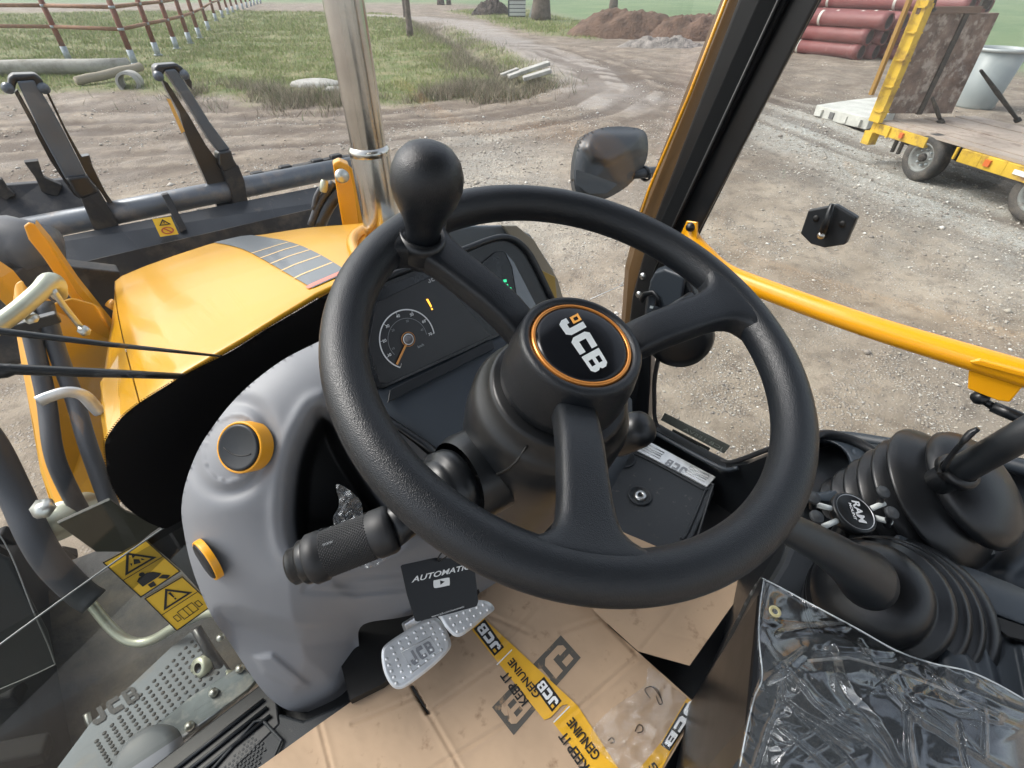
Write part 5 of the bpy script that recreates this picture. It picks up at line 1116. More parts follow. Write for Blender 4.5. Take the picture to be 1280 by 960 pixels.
# ---- steering wheel ----
SW = link(bpy.data.objects.new('steering_wheel', None), BH, WCt)
RM, RT = .1865, .0172
vs, fs = [], []
for i in range(160):
    a = 2*math.pi*i/160; rd = Wa*math.cos(a)+Wb*math.sin(a)
    for k in range(28):
        t = 2*math.pi*k/28; vs.append(WCt+rd*(RM+RT*math.cos(t))+Wn*(RT*1.02*math.sin(t)))
    for k in range(28): fs.append((i*28+k, i*28+(k+1) % 28, ((i+1) % 160)*28+(k+1) % 28, ((i+1) % 160)*28+k))
obj('rim', vs, fs, M_wheel, SW)
for deg in (108, -12, 228):
    th = R(deg); rd = Wa*math.cos(th)+Wb*math.sin(th); tg = Wa*-math.sin(th)+Wb*math.cos(th)
    prof = [(.035, .0165, .013, -.034), (.052, .0165, .0135, -.026), (.07, .0168, .0132, -.018), (.09, .017, .0125, -.012), (.115, .0175, .012, -.008), (.135, .018, .0118, -.005), (.150, .0195, .012, -.003), (.160, .023, .0128, -.002), (.167, .0285, .0135, -.001), (.172, .036, .0142, -.0006), (.176, .045, .0148, 0), (.183, .053, .0152, 0)]
    vs, fs = [], []; K = 24
    for (r_, w_, h_, z_) in prof:
        for k in range(K):
            t = 2*math.pi*k/K; ct, st_ = math.cos(t), math.sin(t); p_ = .45
            x = w_*math.copysign(abs(ct)**p_, ct); z = h_*math.copysign(abs(st_)**p_, st_)
            rr_ = r_-(x*x)/(2*RM) if r_ > .165 else r_
            vs.append(WCt+rd*rr_+tg*x+Wn*(z+z_))
    for i in range(len(prof)-1):
        for k in range(K): fs.append((i*K+k, i*K+(k+1) % K, (i+1)*K+(k+1) % K, (i+1)*K+k))
    fs += [tuple(range(K)), tuple(range((len(prof)-1)*K, len(prof)*K))]
    obj('spoke', vs, fs, M_wheel, SW)
lathe('hub', [(.0, -.055), (.058, -.055), (.0585, -.045), (.0565, -.02), (.0535, -.004), (.0525, .0005), (.0505, .0025), (.047, .003), (.0445, .001), (.0435, -.001)], WCt, Wn, M_wheel, SW, 72)
lg_ = MB()
for k in range(18):
    pass
lathe('badge_ring', [(.0435, -.002), (.0432, .0012), (.042, .0022), (.0405, .0024), (.0395, .0012)], WCt, Wn, mat('copper_orange', (.75, .3, .07), .25, metal=.6), SW, 72)
lathe('badge', [(.0402, .0), (.0402, .0014), (.036, .0032), (.025, .0042), (.012, .0046), (0, .0047)], WCt, Wn, mat('gloss_black_dome', (.005, .006, .008), .18, spec=.3), SW, 64)
BQ = [WW(-.0275, .0045, .0049), WW(.0275, .0045, .0049), WW(.0275, .0245, .0049), WW(-.0275, .0245, .0049)]
# the mark reads along the wheel's current turn: from the upper left down to the lower right
ba = R(-62); bx = Wa*math.cos(ba)+Wb*math.sin(ba); by = -Wa*math.sin(ba)+Wb*math.cos(ba)
def badge_patch():
    qs = [(697, 393), (736, 463), (757, 462), (722, 392)]
    return None
def BW(u, v): return PN(u, v, WCt+Wn*.0049, Wn)
flat('badge_letters', [], M_alu, SW) if False else None
def mapq(Q4, x, y): return Q4[0].lerp(Q4[1], x).lerp(Q4[3].lerp(Q4[2], x), y)
QW = [BW(697, 403), BW(741, 467), BW(761, 456), BW(722, 390)]
lp = []
for i, ch in enumerate('JCB'):
    sc3 = [(0, .30), (.35, .30), (.69, .31)][i]
    loops = [[mapq(QW, x, y) for x, y in l] for l in glyph(ch, sc3[0], sc3[1])]; lp.append(loops if len(loops) > 1 else loops[0])
flat('badge_letters', lp, mat('chrome_letters', (.78, .84, .85), .3, metal=.4), SW)
flat('badge_square', [[[mapq(QW, x, y) for x, y in ((.02, .56), (.15, .56), (.15, .98), (.02, .98))], [mapq(QW, x, y) for x, y in ((.055, .68), (.115, .68), (.115, .87), (.055, .87))]]], mat('badge_orange', (.85, .4, .08), .4), SW)
# spinner knob on the rim
kb = WW(-.056, .155, .004)
lathe('spinner_knob', [(.0, -.02), (.0145, -.02), (.0140, .006), (.0150, .016), (.0180, .028), (.0222, .038), (.0262, .048), (.0284, .058), (.0280, .068), (.0250, .077), (.0195, .084), (.012, .0883), (.006, .0897), (0, .09)], kb, Wn, M_wheel, SW, 56)
lathe('knob_base', [(.0155, .010), (.018, .011), (.0195, .012), (.0205, .0), (.0205, -.01)], kb, Wn, M_blk2, SW, 40)
print('console ok')
# ---- right-hand console ----
ZC = 1.70
rc = prism('right_console', [PZ(u, v, ZC) for u, v in ((1008, 560), (1060, 548), (1130, 556), (1290, 585), (1420, 640), (1420, 1000), (1180, 1010), (950, 1000), (935, 900), (950, 740), (975, 700), (1000, 640))], (0, 0, -.46), M_blk2, BH, bevel=.012)
tube('console_back_rail', [PX(u, v, .97) for u, v in ((1008, 552), (1050, 546), (1120, 556), (1200, 566), (1300, 590), (1400, 620))], .012, M_dash, BH, seg=14, smoothpath=4)
M_tray = mat('tray_plastic', (.03, .04, .052), .42, bump=(900, .15, 'noise', .0005))
def htray(U, V, d):
    e = np.sqrt(((U-1020)/43.)**2+((V-583)/33.)**2); h = -.085*sst(-(e-1), -.03, .1)-.004*sst(-(np.abs(e-.62)-.03), -.04, 0)*0
    for u, v in ((1074, 563), (1087, 591), (1056, 605)): q_ = np.sqrt(((U-u)/9.)**2+((V-v)/6.)**2); h = h-.0016*np.exp(-((q_-1)/.16)**2)
    return h+.003*(1-np.exp(-d/3.))
tray = relief('cup_tray', [(1004, 556), (1030, 546), (1062, 552), (1090, 566), (1118, 586), (1130, 604), (1100, 616), (1060, 624), (1030, 626), (990, 616), (970, 585)], (0, 0, 1.735), (0, 0, 1), htray, M_tray, BH, step=1.6, skirt=.03)
lp_ = [PZ(u, v, 1.742) for u, v in ((1004, 552), (1030, 543), (1064, 550), (1094, 566), (1120, 586), (1134, 604))]
tube('tray_rim', lp_, .0085, M_blk2, tray, seg=12, smoothpath=5)
lathe('cup_ring', [(.030, -.078), (.034, -.074), (.036, -.078)], PZ(1014, 590, 1.735), (0, 0, 1), M_blk, tray, 40)
prism('boot_surround', [PZ(u, v, 1.76) for u, v in ((1095, 585), (1112, 552), (1128, 545), (1180, 556), (1230, 590), (1262, 620), (1250, 690), (1200, 705), (1140, 640))], (0, 0, -.04), M_blk, BH, bevel=.012)
# big bellows boot with its lever
ba_, bb_ = D(1012, 655, .86), D(1208, 612, .665); bd_ = (bb_-ba_); bL = bd_.length; bd_.normalize()
prof = [(.0, -.01)]; nb = 9
for i in range(nb):
    t = i/(nb-1); r_ = .030+.056*t**.8; h0 = bL*(i/nb); h1 = bL*((i+1)/nb); w_ = h1-h0
    prof += [(r_*.66, h0+w_*.05), (r_*.9, h0-w_*.22), (r_*1.08, h0-w_*.34), (r_*1.13, h0-w_*.32), (r_*1.145, h0-w_*.22), (r_*1.13, h0-w_*.12), (r_*1.04, h0+w_*.15), (r_*.92, h0+w_*.5), (r_*.8, h0+w_*.8), (r_*.68, h0+w_*.98)]
prof += [(.078, bL+.002), (.08, bL+.006), (.076, bL+.016), (.062, bL+.028), (.04, bL+.036), (.026, bL+.04), (.0, bL+.042)]
bell = lathe('bellows_boot', prof, ba_, bd_, M_rub, BH, 64)
lv0, lv1 = D(1196, 590, .61), D(1330, 515, .50)
tube('main_lever', [lv0+(lv0-lv1).normalized()*.03, lv0, lv0.lerp(lv1, .5), lv1], [.017, .0165, .016, .016], M_blk, bell, seg=28)
lathe('lever_collar', [(.017, -.004), (.024, -.003), (.0225, .006), (.0175, .009)], lv0, lv1-lv0, M_rub, bell, 28)
tube('small_lever', [D(1178, 588, .60), D(1190, 568, .585), D(1203, 553, .57)], [.0035, .003, .003], M_blk2, bell, seg=10, smoothpath=3)
tube('lever_paddle', [D(1200, 556, .572), D(1206, 549, .568), D(1214, 541, .565), D(1223, 536, .56)], [.004, .0065, .0068, .0045], M_blk2, bell, seg=14, ell=.6, smoothpath=4)
prism('lever_slot', [D(u, v, .598) for u, v in ((1172, 590), (1176, 578), (1184, 572), (1186, 576), (1180, 590))], (0, 0, -.004), M_blkp, bell)
# ---- lower joystick with its rubber boot ----
jb, jt = D(1112, 768, .60), D(1056, 710, .50); jd = (jt-jb); jL = jd.length; jd.normalize()
jp = [(.0, -.01), (.096, -.01), (.097, 0), (.09, .012), (.082, .014), (.088, .024), (.084, .034), (.073, .036), (.08, .046), (.076, .056), (.066, .058), (.071, .068), (.067, .078), (.058, .082), (.056, .088), (.058, .094), (.054, .108), (.044, .12), (.03, .128), (0, .132)]
jbt = lathe('joystick_boot', jp, jb, jd, M_rub, BH, 64)
tube('joystick_lever', [D(965, 650, .45), D(992, 664, .46), D(1030, 684, .475), D(1062, 706, .495), D(1082, 722, .52)], [.0145, .0165, .0195, .025, .033], M_blk, jbt, seg=32, smoothpath=5, ell=.85)
tube('joystick_seam', [D(1004, 655, .472), D(1040, 676, .492), D(1072, 700, .506), D(1096, 702, .53), D(1108, 706, .545)], .0009, M_blkp, jbt, seg=6, smoothpath=4)
lathe('screw_cap', [(.0, .001), (.004, .0015), (.005, .0035), (.009, .0045), (.0105, .003), (.011, -.004)], D(993, 660, .462), (-.05, -.45, .9), M_blk, jbt, 28); lathe('screw_head', [(0, .002), (.0022, .0022), (.003, 0)], D(993, 660, .461), (-.05, -.45, .9), M_steel, jbt, 12)
tube('cable', [D(1010, 672, .56), D(1022, 668, .57), D(1040, 672, .58)], .004, M_blk2, jbt, seg=8, smoothpath=3)
# ---- rear slab of the console ----
RSo = PZ(1200, 760, 1.79); RSn = Vector((-.12, -.05, 1)).normalized()
RSout = [(1118, 672), (1146, 680), (1163, 706), (1198, 706), (1240, 720), (1300, 748), (1330, 790), (1330, 980), (1240, 960), (1190, 900), (1168, 830), (1166, 780), (1150, 735)]
def hrs(U, V, d):
    h = .02*(1-np.exp(-d/7.))
    h = h+.018*sst(-(U-1197+.18*(V-770)), 0, 14)*0-.014*np.exp(-((U-(1176+.45*(V-740)))/9.)**2)*sst(V, 735, 770)*(1-sst(V, 800, 830))
    h = h+.016*sst((V-(706+.62*(U-1150))), -4, 4)*sst(1170-U+.35*(V-700), -6, 6)
    h = h-.03*sst(-sdpoly(U, V, [(1226, 768), (1240, 767), (1330, 800), (1330, 818), (1262, 804)]), -2, 5)
    h = h-.0035*np.exp(-((V-(769+.02*(U-1160)))/1.6)**2)*(U < 1236)
    h = h-.012*sst(U-(1222+.25*(V-780)), 0, 12)*sst(V, 790, 800)*(1-sst(U-(1262+.2*(V-780)), 0, 10))
    return h
rs = relief('console_slab', RSout, RSo, RSn, hrs, M_dash, BH, step=2.5, skirt=.06)
RP = lambda u, v, l=.022: PN(u, v, RSo+RSn*l, RSn)
tube('slab_ridge', [RP(u, v, .026) for u, v in ((1152, 694), (1163, 712), (1178, 735), (1190, 752), (1196, 768))], .0035, M_dash, rs, seg=10, smoothpath=4)
prism('slab_clip', [RP(u, v, .028) for u, v in ((1191, 750), (1200, 752), (1210, 776), (1200, 782), (1193, 774))], RSn*-.012, M_blk2, rs, bevel=.002)
lathe('clip_screw', [(0, .003), (.005, .004), (.006, 0)], RP(1202, 775, .03), RSn, M_blkp, rs, 16)
tube('slab_rib', [RP(u, v, .022) for u, v in ((1204, 782), (1210, 800), (1214, 818))], [.003, .0025, .001], M_dash, rs, seg=10)
prism('slab_slot', [RP(u, v, .018) for u, v in ((1227, 769), (1238, 768), (1330, 800), (1330, 812), (1260, 795))], -RSn*.004, M_blkp, rs)
# dark cloth-like side behind
ds = relief('side_cloth', [(1195, 706), (1225, 690), (1262, 650), (1300, 620), (1340, 640), (1340, 760), (1290, 745), (1240, 722)], PZ(1250, 700, 1.74), (-.15, 0, 1), lambda U, V, d: .01*(1-np.exp(-d/10.))+.006*np.sin((U+V)*.09)*sst(d, 0, 20), M_dash, BH, step=3, skirt=.05)
# switch block with arrow icons
sb = [D(u, v, .60) for u, v in ((1094, 682), (1118, 678), (1140, 680), (1146, 700), (1108, 700), (1090, 690))]
sw_ = prism('switch_block', [PZ(u, v, 1.835) for u, v in ((1084, 686), (1100, 680), (1138, 679), (1143, 684), (1146, 701), (1112, 700), (1096, 696))], (0, 0, -.02), M_blk, BH, bevel=.003)
def SBp(u, v): return PZ(u, v, 1.8362)
ic = []
for x in (1101, 1112, 1124):
    ic += [[SBp(x-2.8, 684.5), SBp(x, 682), SBp(x, 683.6), SBp(x+3, 683.6), SBp(x+3, 685.3), SBp(x, 685.3), SBp(x, 687)], [SBp(x-1, 689), SBp(x+.4, 688.5), SBp(x+1.6, 693), SBp(x+.4, 693.5)], [SBp(x+1.5, 690), SBp(x+3.4, 690), SBp(x+3, 691.3), SBp(x+1.5, 691.3)]]
flat('switch_icons', ic, M_white, sw_)
# seat side and cushion under the clear wrap
seat_o = PZ(1120, 880, 1.83); seat_n = Vector((-.1, -.1, 1)).normalized()
def hse(U, V, d): return .05*(1-np.exp(-d/30.))+.006*np.sin(U*.03)*sst(d, 0, 30)
st_ = relief('seat_cushion', [(962, 800), (1000, 790), (1080, 800), (1160, 830), (1250, 862), (1330, 900), (1340, 1010), (930, 1010), (940, 920), (950, 850)], seat_o+seat_n*-.05, seat_n, hse, mat('seat_fabric', (.03, .037, .043), .75, bump=(500, .4), var=(25, .15)), BH, step=4, skirt=.25)
tube('seat_stitch', [PN(u, v, seat_o+seat_n*.003, seat_n) for u, v in ((1010, 826), (1060, 822), (1120, 838), (1180, 862), (1250, 895))], .0015, mat('stitch', (.2, .21, .21), .7), st_, seg=6)
prism('seat_plinth', [Vector((.62, .05, 1.25)), Vector((.56, -.06, 1.25)), Vector((.54, -.3, 1.25)), Vector((.9, -.3, 1.25)), Vector((.9, .05, 1.25))], (0, 0, .45), M_blk2, BH, bevel=.02)
relief('console_skirt', [(908, 800), (944, 730), (962, 728), (975, 830), (940, 1000), (878, 1000), (872, 905), (886, 850)], PZ(910, 860, 1.42), (-.5, -.1, .85), lambda U, V, d: .03*(1-np.exp(-d/20.))-.012*sst(V-(835-.25*(U-850)), -4, 4), mat('skirt_plastic', (.012, .0115, .011), .5), BH, step=4, skirt=.1)
# ---- right door post details seen through the wheel ----
md = lathe('work_mirror', [(0, .02), (.05, .018), (.075, .008), (.08, -.01), (.07, -.03), (.0, -.035)], PX(848, 422, .93), (-.8, -.4, .1), M_blk2, BH, 44)
prism('post_housing', [PX(u, v, .95) for u, v in ((800, 440), (806, 380), (812, 352), (822, 338), (856, 345), (864, 360), (880, 392), (868, 410), (830, 430))], (.04, .01, 0), M_blk, BH, bevel=.008)
sbx = prism('switch_housing', [PX(u, v, .935) for u, v in ((806, 395), (812, 352), (818, 341), (830, 336), (856, 346), (852, 372), (842, 398), (812, 400))], (.03, .01, 0), M_dash, BH, bevel=.006)
tube('cable_strap', [PX(u, v, .928) for u, v in ((801, 376), (806, 368), (816, 366), (822, 372), (821, 382))], .0035, M_blk2, sbx, seg=8, ell=2.)
flat('housing_marks', [[PX(u+a, v+b, .931) for a, b in ((0, 0), (4, 1), (3, 4), (-1, 3))] for u, v in ((813, 382), (820, 379))], mat('pale_mark', (.4, .45, .47), .4), sbx)
for u, v in ((804, 345), (799, 368)): lathe('post_bolt', [(0, .006), (.008, .005), (.009, 0)], PX(u, v, .98), (-1, -.2, 0), M_steel, BH, 12)
tube('aerial_wire', [PY(u, v, .95) for u, v in ((738, 374), (760, 364), (784, 354))], .0012, M_alu, BH, seg=6)
# ---- wing mirror beyond the screen ----
mo = PY(768, 205, 1.02)
mirp = smooth_poly([(722, 186), (730, 170), (752, 160), (780, 158), (804, 163), (810, 178), (808, 200), (798, 218), (780, 236), (752, 250), (726, 248), (718, 232), (718, 208)], 4)
def hmi(U, V, d): return .055*(1-np.exp(-d/22.))+.012*sst(-sdpoly(U, V, [(740, 165), (800, 165), (806, 190), (782, 196), (764, 205), (740, 200), (730, 185)]), -5, 5)
M_mir = mat('mirror_shell', (.035, .042, .05), .38, bump=(400, .1))
wm = relief('wing_mirror', mirp, mo, (-.1, -.93, .3), hmi, M_mir, BH, step=2.5, skirt=.05, smooth_outline=False)
am = tube('mirror_arm', [PY(u, v, 1.0) for u, v in ((790, 218), (808, 216), (828, 214), (846, 212))], [.014, .016, .018, .018], M_mir, wm, seg=18)
lathe('mirror_clamp', [(.02, -.006), (.025, -.004), (.025, .004), (.02, .006)], PY(806, 217, 1.0), (.8, 0, .2), M_bp, wm, 24); lathe('clamp_nut', [(0, .012), (.008, .012), (.009, 0)], PY(815, 224, .97), (.2, -.8, -.4), M_metal, wm, 6)
flat('mirror_sticker', [[PN(u, v, mo+Vector((-.1, -.93, .3)).normalized()*.058, (-.1, -.93, .3)) for u, v in ((720, 212), (740, 218), (772, 230), (758, 242), (736, 242), (720, 230))]], M_mir, wm)
# ---- pedals ----
def pedal(name, outline, o, n_, grid, logo, lbl=None):
    o = Vector(o); n_ = Vector(n_).normalized(); f = lambda u, v, l=0: PN(u, v, o+n_*l, n_)
    sp_ = smooth_poly(outline, 4)
    b = relief(name, outline, o, n_, lambda U, V, d: .006*(1-np.exp(-d/3.))-.002*sst(d, 4, 6), M_alu, BH, step=2, skirt=.012)
    mb = MB(); q = [f(*c, .004) for c in grid[0]]; nx, ny = grid[1]
    for i in range(nx):
        for j in range(ny):
            x, y = (i+.5)/nx, (j+.5)/ny
            if logo and .2 < x < .78 and .25 < y < .75: continue
            p_ = mapq(q, x, y); e = p_-C0; xx = e.x*hx+e.y*hy; dp_ = xx*cp-e.z*sp; u_, v_ = 640+FL*(e.x*hy-e.y*hx)/dp_, 480-FL*(xx*sp+e.z*cp)/dp_
            if float(sdpoly(np.array(u_), np.array(v_), sp_)) < -4: mb.add(*latheg([(0, .0022), (.0016, .0021), (.0028, .001), (.0036, 0)], p_, n_, 8))
    k = mb.build('grip_studs', M_alu, b); k['kind'] = 'stuff'
    return b, f
pd, pf = pedal('brake_pedal', [(477, 818), (482, 806), (505, 790), (532, 774), (546, 772), (556, 784), (563, 800), (562, 812), (545, 830), (520, 850), (502, 861), (490, 858), (480, 840)], D(520, 815, .93), (.05, -.55, .8), ([(492, 862), (566, 806), (548, 766), (474, 816)], (8, 6)), True)
q = [pf(u, v, .0048) for u, v in ((516, 840), (550, 815), (538, 796), (502, 815))]
frame_quad('embossed_frame', q, 0, 1, 0, 1, M_steel, pd, .0008, 0); flat('embossed_letters', logo_polys(q, .1, .9, .2, .85, .0006), mat('dull_alu', (.3, .31, .33), .5, metal=.5), pd)
prism('pedal_arm', [D(u, v, .96) for u, v in ((505, 780), (525, 768), (530, 790), (512, 800))], (0, .02, -.03), M_alu, pd, bevel=.003)
pd2, _ = pedal('brake_pedal', [(548, 762), (600, 750), (618, 760), (606, 772), (582, 792), (570, 796), (560, 788), (552, 776)], D(582, 776, .95), (.05, -.55, .8), ([(560, 800), (622, 770), (600, 745), (545, 765)], (7, 4)), False)
prism('pedal_box', [PZ(u, v, 1.27) for u, v in ((420, 800), (540, 740), (600, 740), (560, 800), (480, 860), (440, 880))], (0, 0, .02), M_blkp, BH)
# ================= LOOSE THINGS IN THE CAB =================
M_card = mat('cardboard', (.44, .315, .21), .85, var=(9, .07), bump=(120, .15, 'noise', .001), wear=(26, .585, .72, (.24, .155, .095)))
M_cedge = mat('card_core', (.36, .24, .15), .9)
ca_o, ca_n = Vector((0, 0, 1.262)), Vector((0, 0, 1))
ca = [(300, 975), (330, 955), (398, 906), (475, 852), (508, 836), (560, 770), (600, 735), (680, 680), (745, 690), (758, 780), (868, 878), (872, 888), (840, 944), (815, 985), (560, 1010), (300, 1010)]
cr = [((395, 888), (420, 985)), ((535, 890), (590, 985)), ((535, 890), (622, 828)), ((440, 905), (520, 870)), ((672, 756), (620, 812)), ((796, 822), (700, 905)), ((748, 768), (800, 822)), ((700, 790), (760, 770)), ((590, 760), (660, 790)), ((500, 985), (640, 900))]
def seg_d(U, V, a, b):
    ex, ey = b[0]-a[0], b[1]-a[1]; t = np.clip(((U-a[0])*ex+(V-a[1])*ey)/(ex*ex+ey*ey), 0, 1); return np.hypot(U-a[0]-t*ex, V-a[1]-t*ey)
def hca(U, V, d):
    h = .010*fbm(U/90., V/90., 3)+.0012*fbm(U/9., V/9., 2)
    for a, b in cr: q_ = seg_d(U, V, a, b); h = h-.0022*np.exp(-(q_/1.6)**2)+.0012*np.exp(-((q_-5)/3.)**2)
    return h-.012*(seg_d(U, V, (515, 858), (534, 892)) < 1.8)
card = relief('cardboard_sheet', ca, ca_o, ca_n, hca, M_card, None, step=2.5, skirt=.006, smooth_outline=False)
tag(card, 'large flattened brown cardboard sheet with yellow tape covering the cab floor', 'cardboard')
def KP(u, v, l=0): return PN(u, v, ca_o+ca_n*(float(hca(np.array([float(u)]), np.array([float(v)]), 0)[0])+l), ca_n)
flat('card_slit', [[KP(u, v, .0035) for u, v in ((513, 858), (517, 857), (537, 893), (534, 893))]], M_blkp, card)
cb = [(705, 690), (740, 590), (758, 606), (800, 640), (856, 688), (900, 730), (944, 716), (862, 832), (798, 814), (745, 766), (700, 720)]
def hcb(U, V, d): return .006*fbm(U/70.+4, V/70., 3)-.0025*np.exp(-(seg_d(U, V, (846, 758), (800, 814))/1.6)**2)-.0015*np.exp(-(seg_d(U, V, (825, 790), (868, 800))/1.6)**2)
cardb = relief('cardboard_flap', cb, Vector((0, 0, 1.29)), ca_n, hcb, M_card, None, step=2.5, skirt=.006, smooth_outline=False)
tag(cardb, 'smaller clean cardboard piece overlapping the big sheet beside the right console', 'cardboard')
# printing and tape on the big sheet
M_tape = mat('yellow_tape', (.72, .4, .03), .3, coat=.3, var=(30, .05)); M_cprint = mat('card_print', (.085, .08, .07), .8, wear=(45, .55, .68, (.3, .2, .12)))
def drape(name, poly, m, lift, parent=card, step=3): return relief(name, poly, ca_o+ca_n*lift, ca_n, hca, m, parent, step=step, skirt=0, smooth_outline=False)
drape('printed_panel', [(701, 794), (726, 822), (642, 919), (615, 884)], M_cprint, .0006)
def logo_px(q, name, m, lift, parent=card, x0=.05, x1=.95, y0=.16, y1=.84, holes=True):
    """maker's mark inside a pixel-surveyed patch lying on the sheet"""
    P = [KP(u, v, lift) for u, v in q]; out = []
    for i, ch in enumerate('JCB'):
        w_ = (x1-x0)*.3; xs = x0+i*(x1-x0)*.35
        loops = []
        for l in glyph(ch, 0, 1):
            dl = []
            for k in range(len(l)):
                a, b = l[k], l[(k+1) % len(l)]
                for t in (0, .34, .67): dl.append((a[0]+(b[0]-a[0])*t, a[1]+(b[1]-a[1])*t))
            loops.append([])
            for x, y in dl:
                X_, Y_ = xs+x*w_, y0+y*(y1-y0)
                uu = (q[0][0]*(1-X_)+q[1][0]*X_)*(1-Y_)+(q[3][0]*(1-X_)+q[2][0]*X_)*Y_; vv = (q[0][1]*(1-X_)+q[1][1]*X_)*(1-Y_)+(q[3][1]*(1-X_)+q[2][1]*X_)*Y_
                loops[-1].append(KP(uu, vv, lift))
        out.append(loops if len(loops) > 1 else loops[0])
    flat(name, out, m, parent)
    sq = []
    for (xa, xb, ya, yb) in ((x0+.01, x0+(x1-x0)*.13, y0+(y1-y0)*.68, y1),):
        c4 = []
        for X_, Y_ in ((xa, ya), (xb, ya), (xb, yb), (xa, yb)):
            uu = (q[0][0]*(1-X_)+q[1][0]*X_)*(1-Y_)+(q[3][0]*(1-X_)+q[2][0]*X_)*Y_; vv = (q[0][1]*(1-X_)+q[1][1]*X_)*(1-Y_)+(q[3][1]*(1-X_)+q[2][1]*X_)*Y_; c4.append(KP(uu, vv, lift))
        sq.append(c4)
    return flat(name+'_square', sq, m if name == 'printed_letters' else M_tape, parent)
logo_px([(701, 794), (615, 884), (642, 919), (726, 822)], 'printed_letters', M_card, .0016)
t1 = drape('yellow_tape', [(570, 762), (590, 752), (607, 775), (722, 882), (704, 880), (688, 897), (680, 900), (592, 790)], M_tape, .0022)
t2 = drape('yellow_tape', [(691, 903), (714, 876), (722, 882), (776, 965), (790, 1000), (756, 1000), (740, 966)], M_tape, .0022)
t3 = drape('yellow_tape', [(859, 872), (871, 884), (838, 940), (812, 990), (786, 990), (800, 960), (826, 928)], M_tape, .0024)
for q in ([(630, 809), (606, 774), (592, 786), (618, 820)], [(702, 876), (680, 846), (667, 858), (690, 890)]):
    drape('tape_black_box', q, M_blkp, .0030); logo_px(q, 'tape_letters', M_white, .0040)
drape('tape_black_box', [(857, 878), (826, 931), (837, 939), (871, 887)], M_blkp, .0034); logo_px([(862, 870), (827, 930), (837, 939), (876, 880)], 'tape_letters', M_white, .0044)
for a, b in (((640, 812), (621, 831)), ((712, 883), (692, 903))): beam('tape_rule', KP(*a, .0036), KP(*b, .0036), .0022, .0003, M_white, card, side=(1, 0, 0))
def ptext(s, a, b, up_, m=M_blkp, lift=.0034, parent=card, h=.017, name='tape_text'):
    """lettering from surveyed start a to end b on the sheet"""
    P, Q_ = KP(*a, lift), KP(*b, lift); U_ = KP(*up_, lift); x = Q_-P; y = ca_n.cross(x).normalized()
    return text(name, s, P, x, y, h, m, parent, bold=.02, width=x.length)
ptext('KEEP IT', (661, 876), (633, 838), (0, 0)); ptext('GENUINE', (676, 867), (641, 822), (0, 0), h=.015)
ptext('KEEP IT', (737, 957), (706, 913), (0, 0)); ptext('GENUINE', (751, 943), (716, 896), (0, 0), h=.017); ptext('G', (826, 966), (818, 952), (0, 0), h=.015)
# marker scribbles
for pts in ([(812, 872), (806, 862), (814, 858), (822, 866), (828, 878), (824, 880), (820, 870)], [(794, 914), (798, 906), (803, 908), (803, 914), (797, 916)], [(760, 926), (765, 922), (768, 927), (763, 929)], [(816, 858), (822, 862), (826, 872)]):
    tube('marker_scribble', [KP(u, v, .0035) for u, v in pts], .0009, mat('marker', (.05, .03, .02), .6), card, seg=5, smoothpath=4)
# clear bag on the cardboard
M_film = film_mat('clear_film', .10, .12, .02, (260, .5)); M_film2 = film_mat('seat_film', .10, .14, .05)
bag = film('clear_bag', [(812, 834), (804, 858), (762, 888), (738, 918), (752, 942), (786, 965), (824, 958), (846, 918), (866, 884), (840, 858)], ca_o+ca_n*.012, ca_n, .012, M_film, 5, 2.5, 22.)
tag(bag, 'small crumpled clear plastic bag lying on the cardboard by its taped right edge', 'plastic bag')
# crumpled film in the console pocket and under the stalk
fo = PN(440, 640, co_o+co_n*-.02, co_n)
fl1 = film('clear_film_scrap', [(420, 606), (436, 612), (452, 630), (450, 660), (428, 668), (416, 650), (424, 630)], D(436, 640, .60), (.1, -.8, .6), .02, M_film, 9, 2., 11.)
tag(fl1, 'crumpled clear film scrap inside the dark storage pocket of the grey console', 'plastic film')
fl2 = film('clear_film_scrap', [(398, 662), (424, 655), (450, 643), (480, 634), (476, 642), (440, 655), (404, 668)], D(440, 652, .45), (.1, -.8, .6), .008, M_film, 19, 2., 8.)
tag(fl2, 'thin curled strip of clear film along the top of the knurled stalk grip', 'plastic film')
fl3 = film('clear_film_scrap', [(448, 706), (470, 694), (492, 690), (482, 700), (462, 710)], D(470, 700, .47), (.1, -.8, .6), .008, M_film, 29, 2., 8.)
tag(fl3, 'small clear film scrap hanging below the knurled stalk grip', 'plastic film')
# big clear wrap over the seat
wo = seat_o+seat_n*.01
creases = [((960, 730), (1290, 872), 5, 1), ((985, 830), (1130, 960), 4, 1), ((1030, 820), (1160, 1000), 7, -1), ((1070, 810), (1140, 900), 3, 1), ((1130, 890), (1290, 970), 5, 1), ((975, 860), (1080, 930), 3, -1), ((980, 850), (940, 960), 4, 1), ((950, 850), (1010, 820), 5, 1), ((1010, 820), (1120, 830), 5, -1), ((1120, 830), (1290, 890), 6, 1), ((1145, 870), (1240, 890), 9, 1), ((980, 905), (1050, 970), 4, 1), ((1000, 880), (1100, 990), 3, -1), ((1130, 895), (1150, 990), 5, 1), ((985, 795), (1050, 790), 6, 1), ((955, 735), (952, 850), 3, 1), ((1220, 880), (1235, 940), 3, 1), ((1190, 900), (1210, 960), 3, -1)]
fold_dirs = [(.62, 190, 30, 1.0), (.95, 160, 24, .9), (.30, 210, 34, 1.0), (1.45, 130, 26, .8), (-.6, 110, 28, .6), (.75, 80, 12, .35), (.1, 80, 13, .3)]
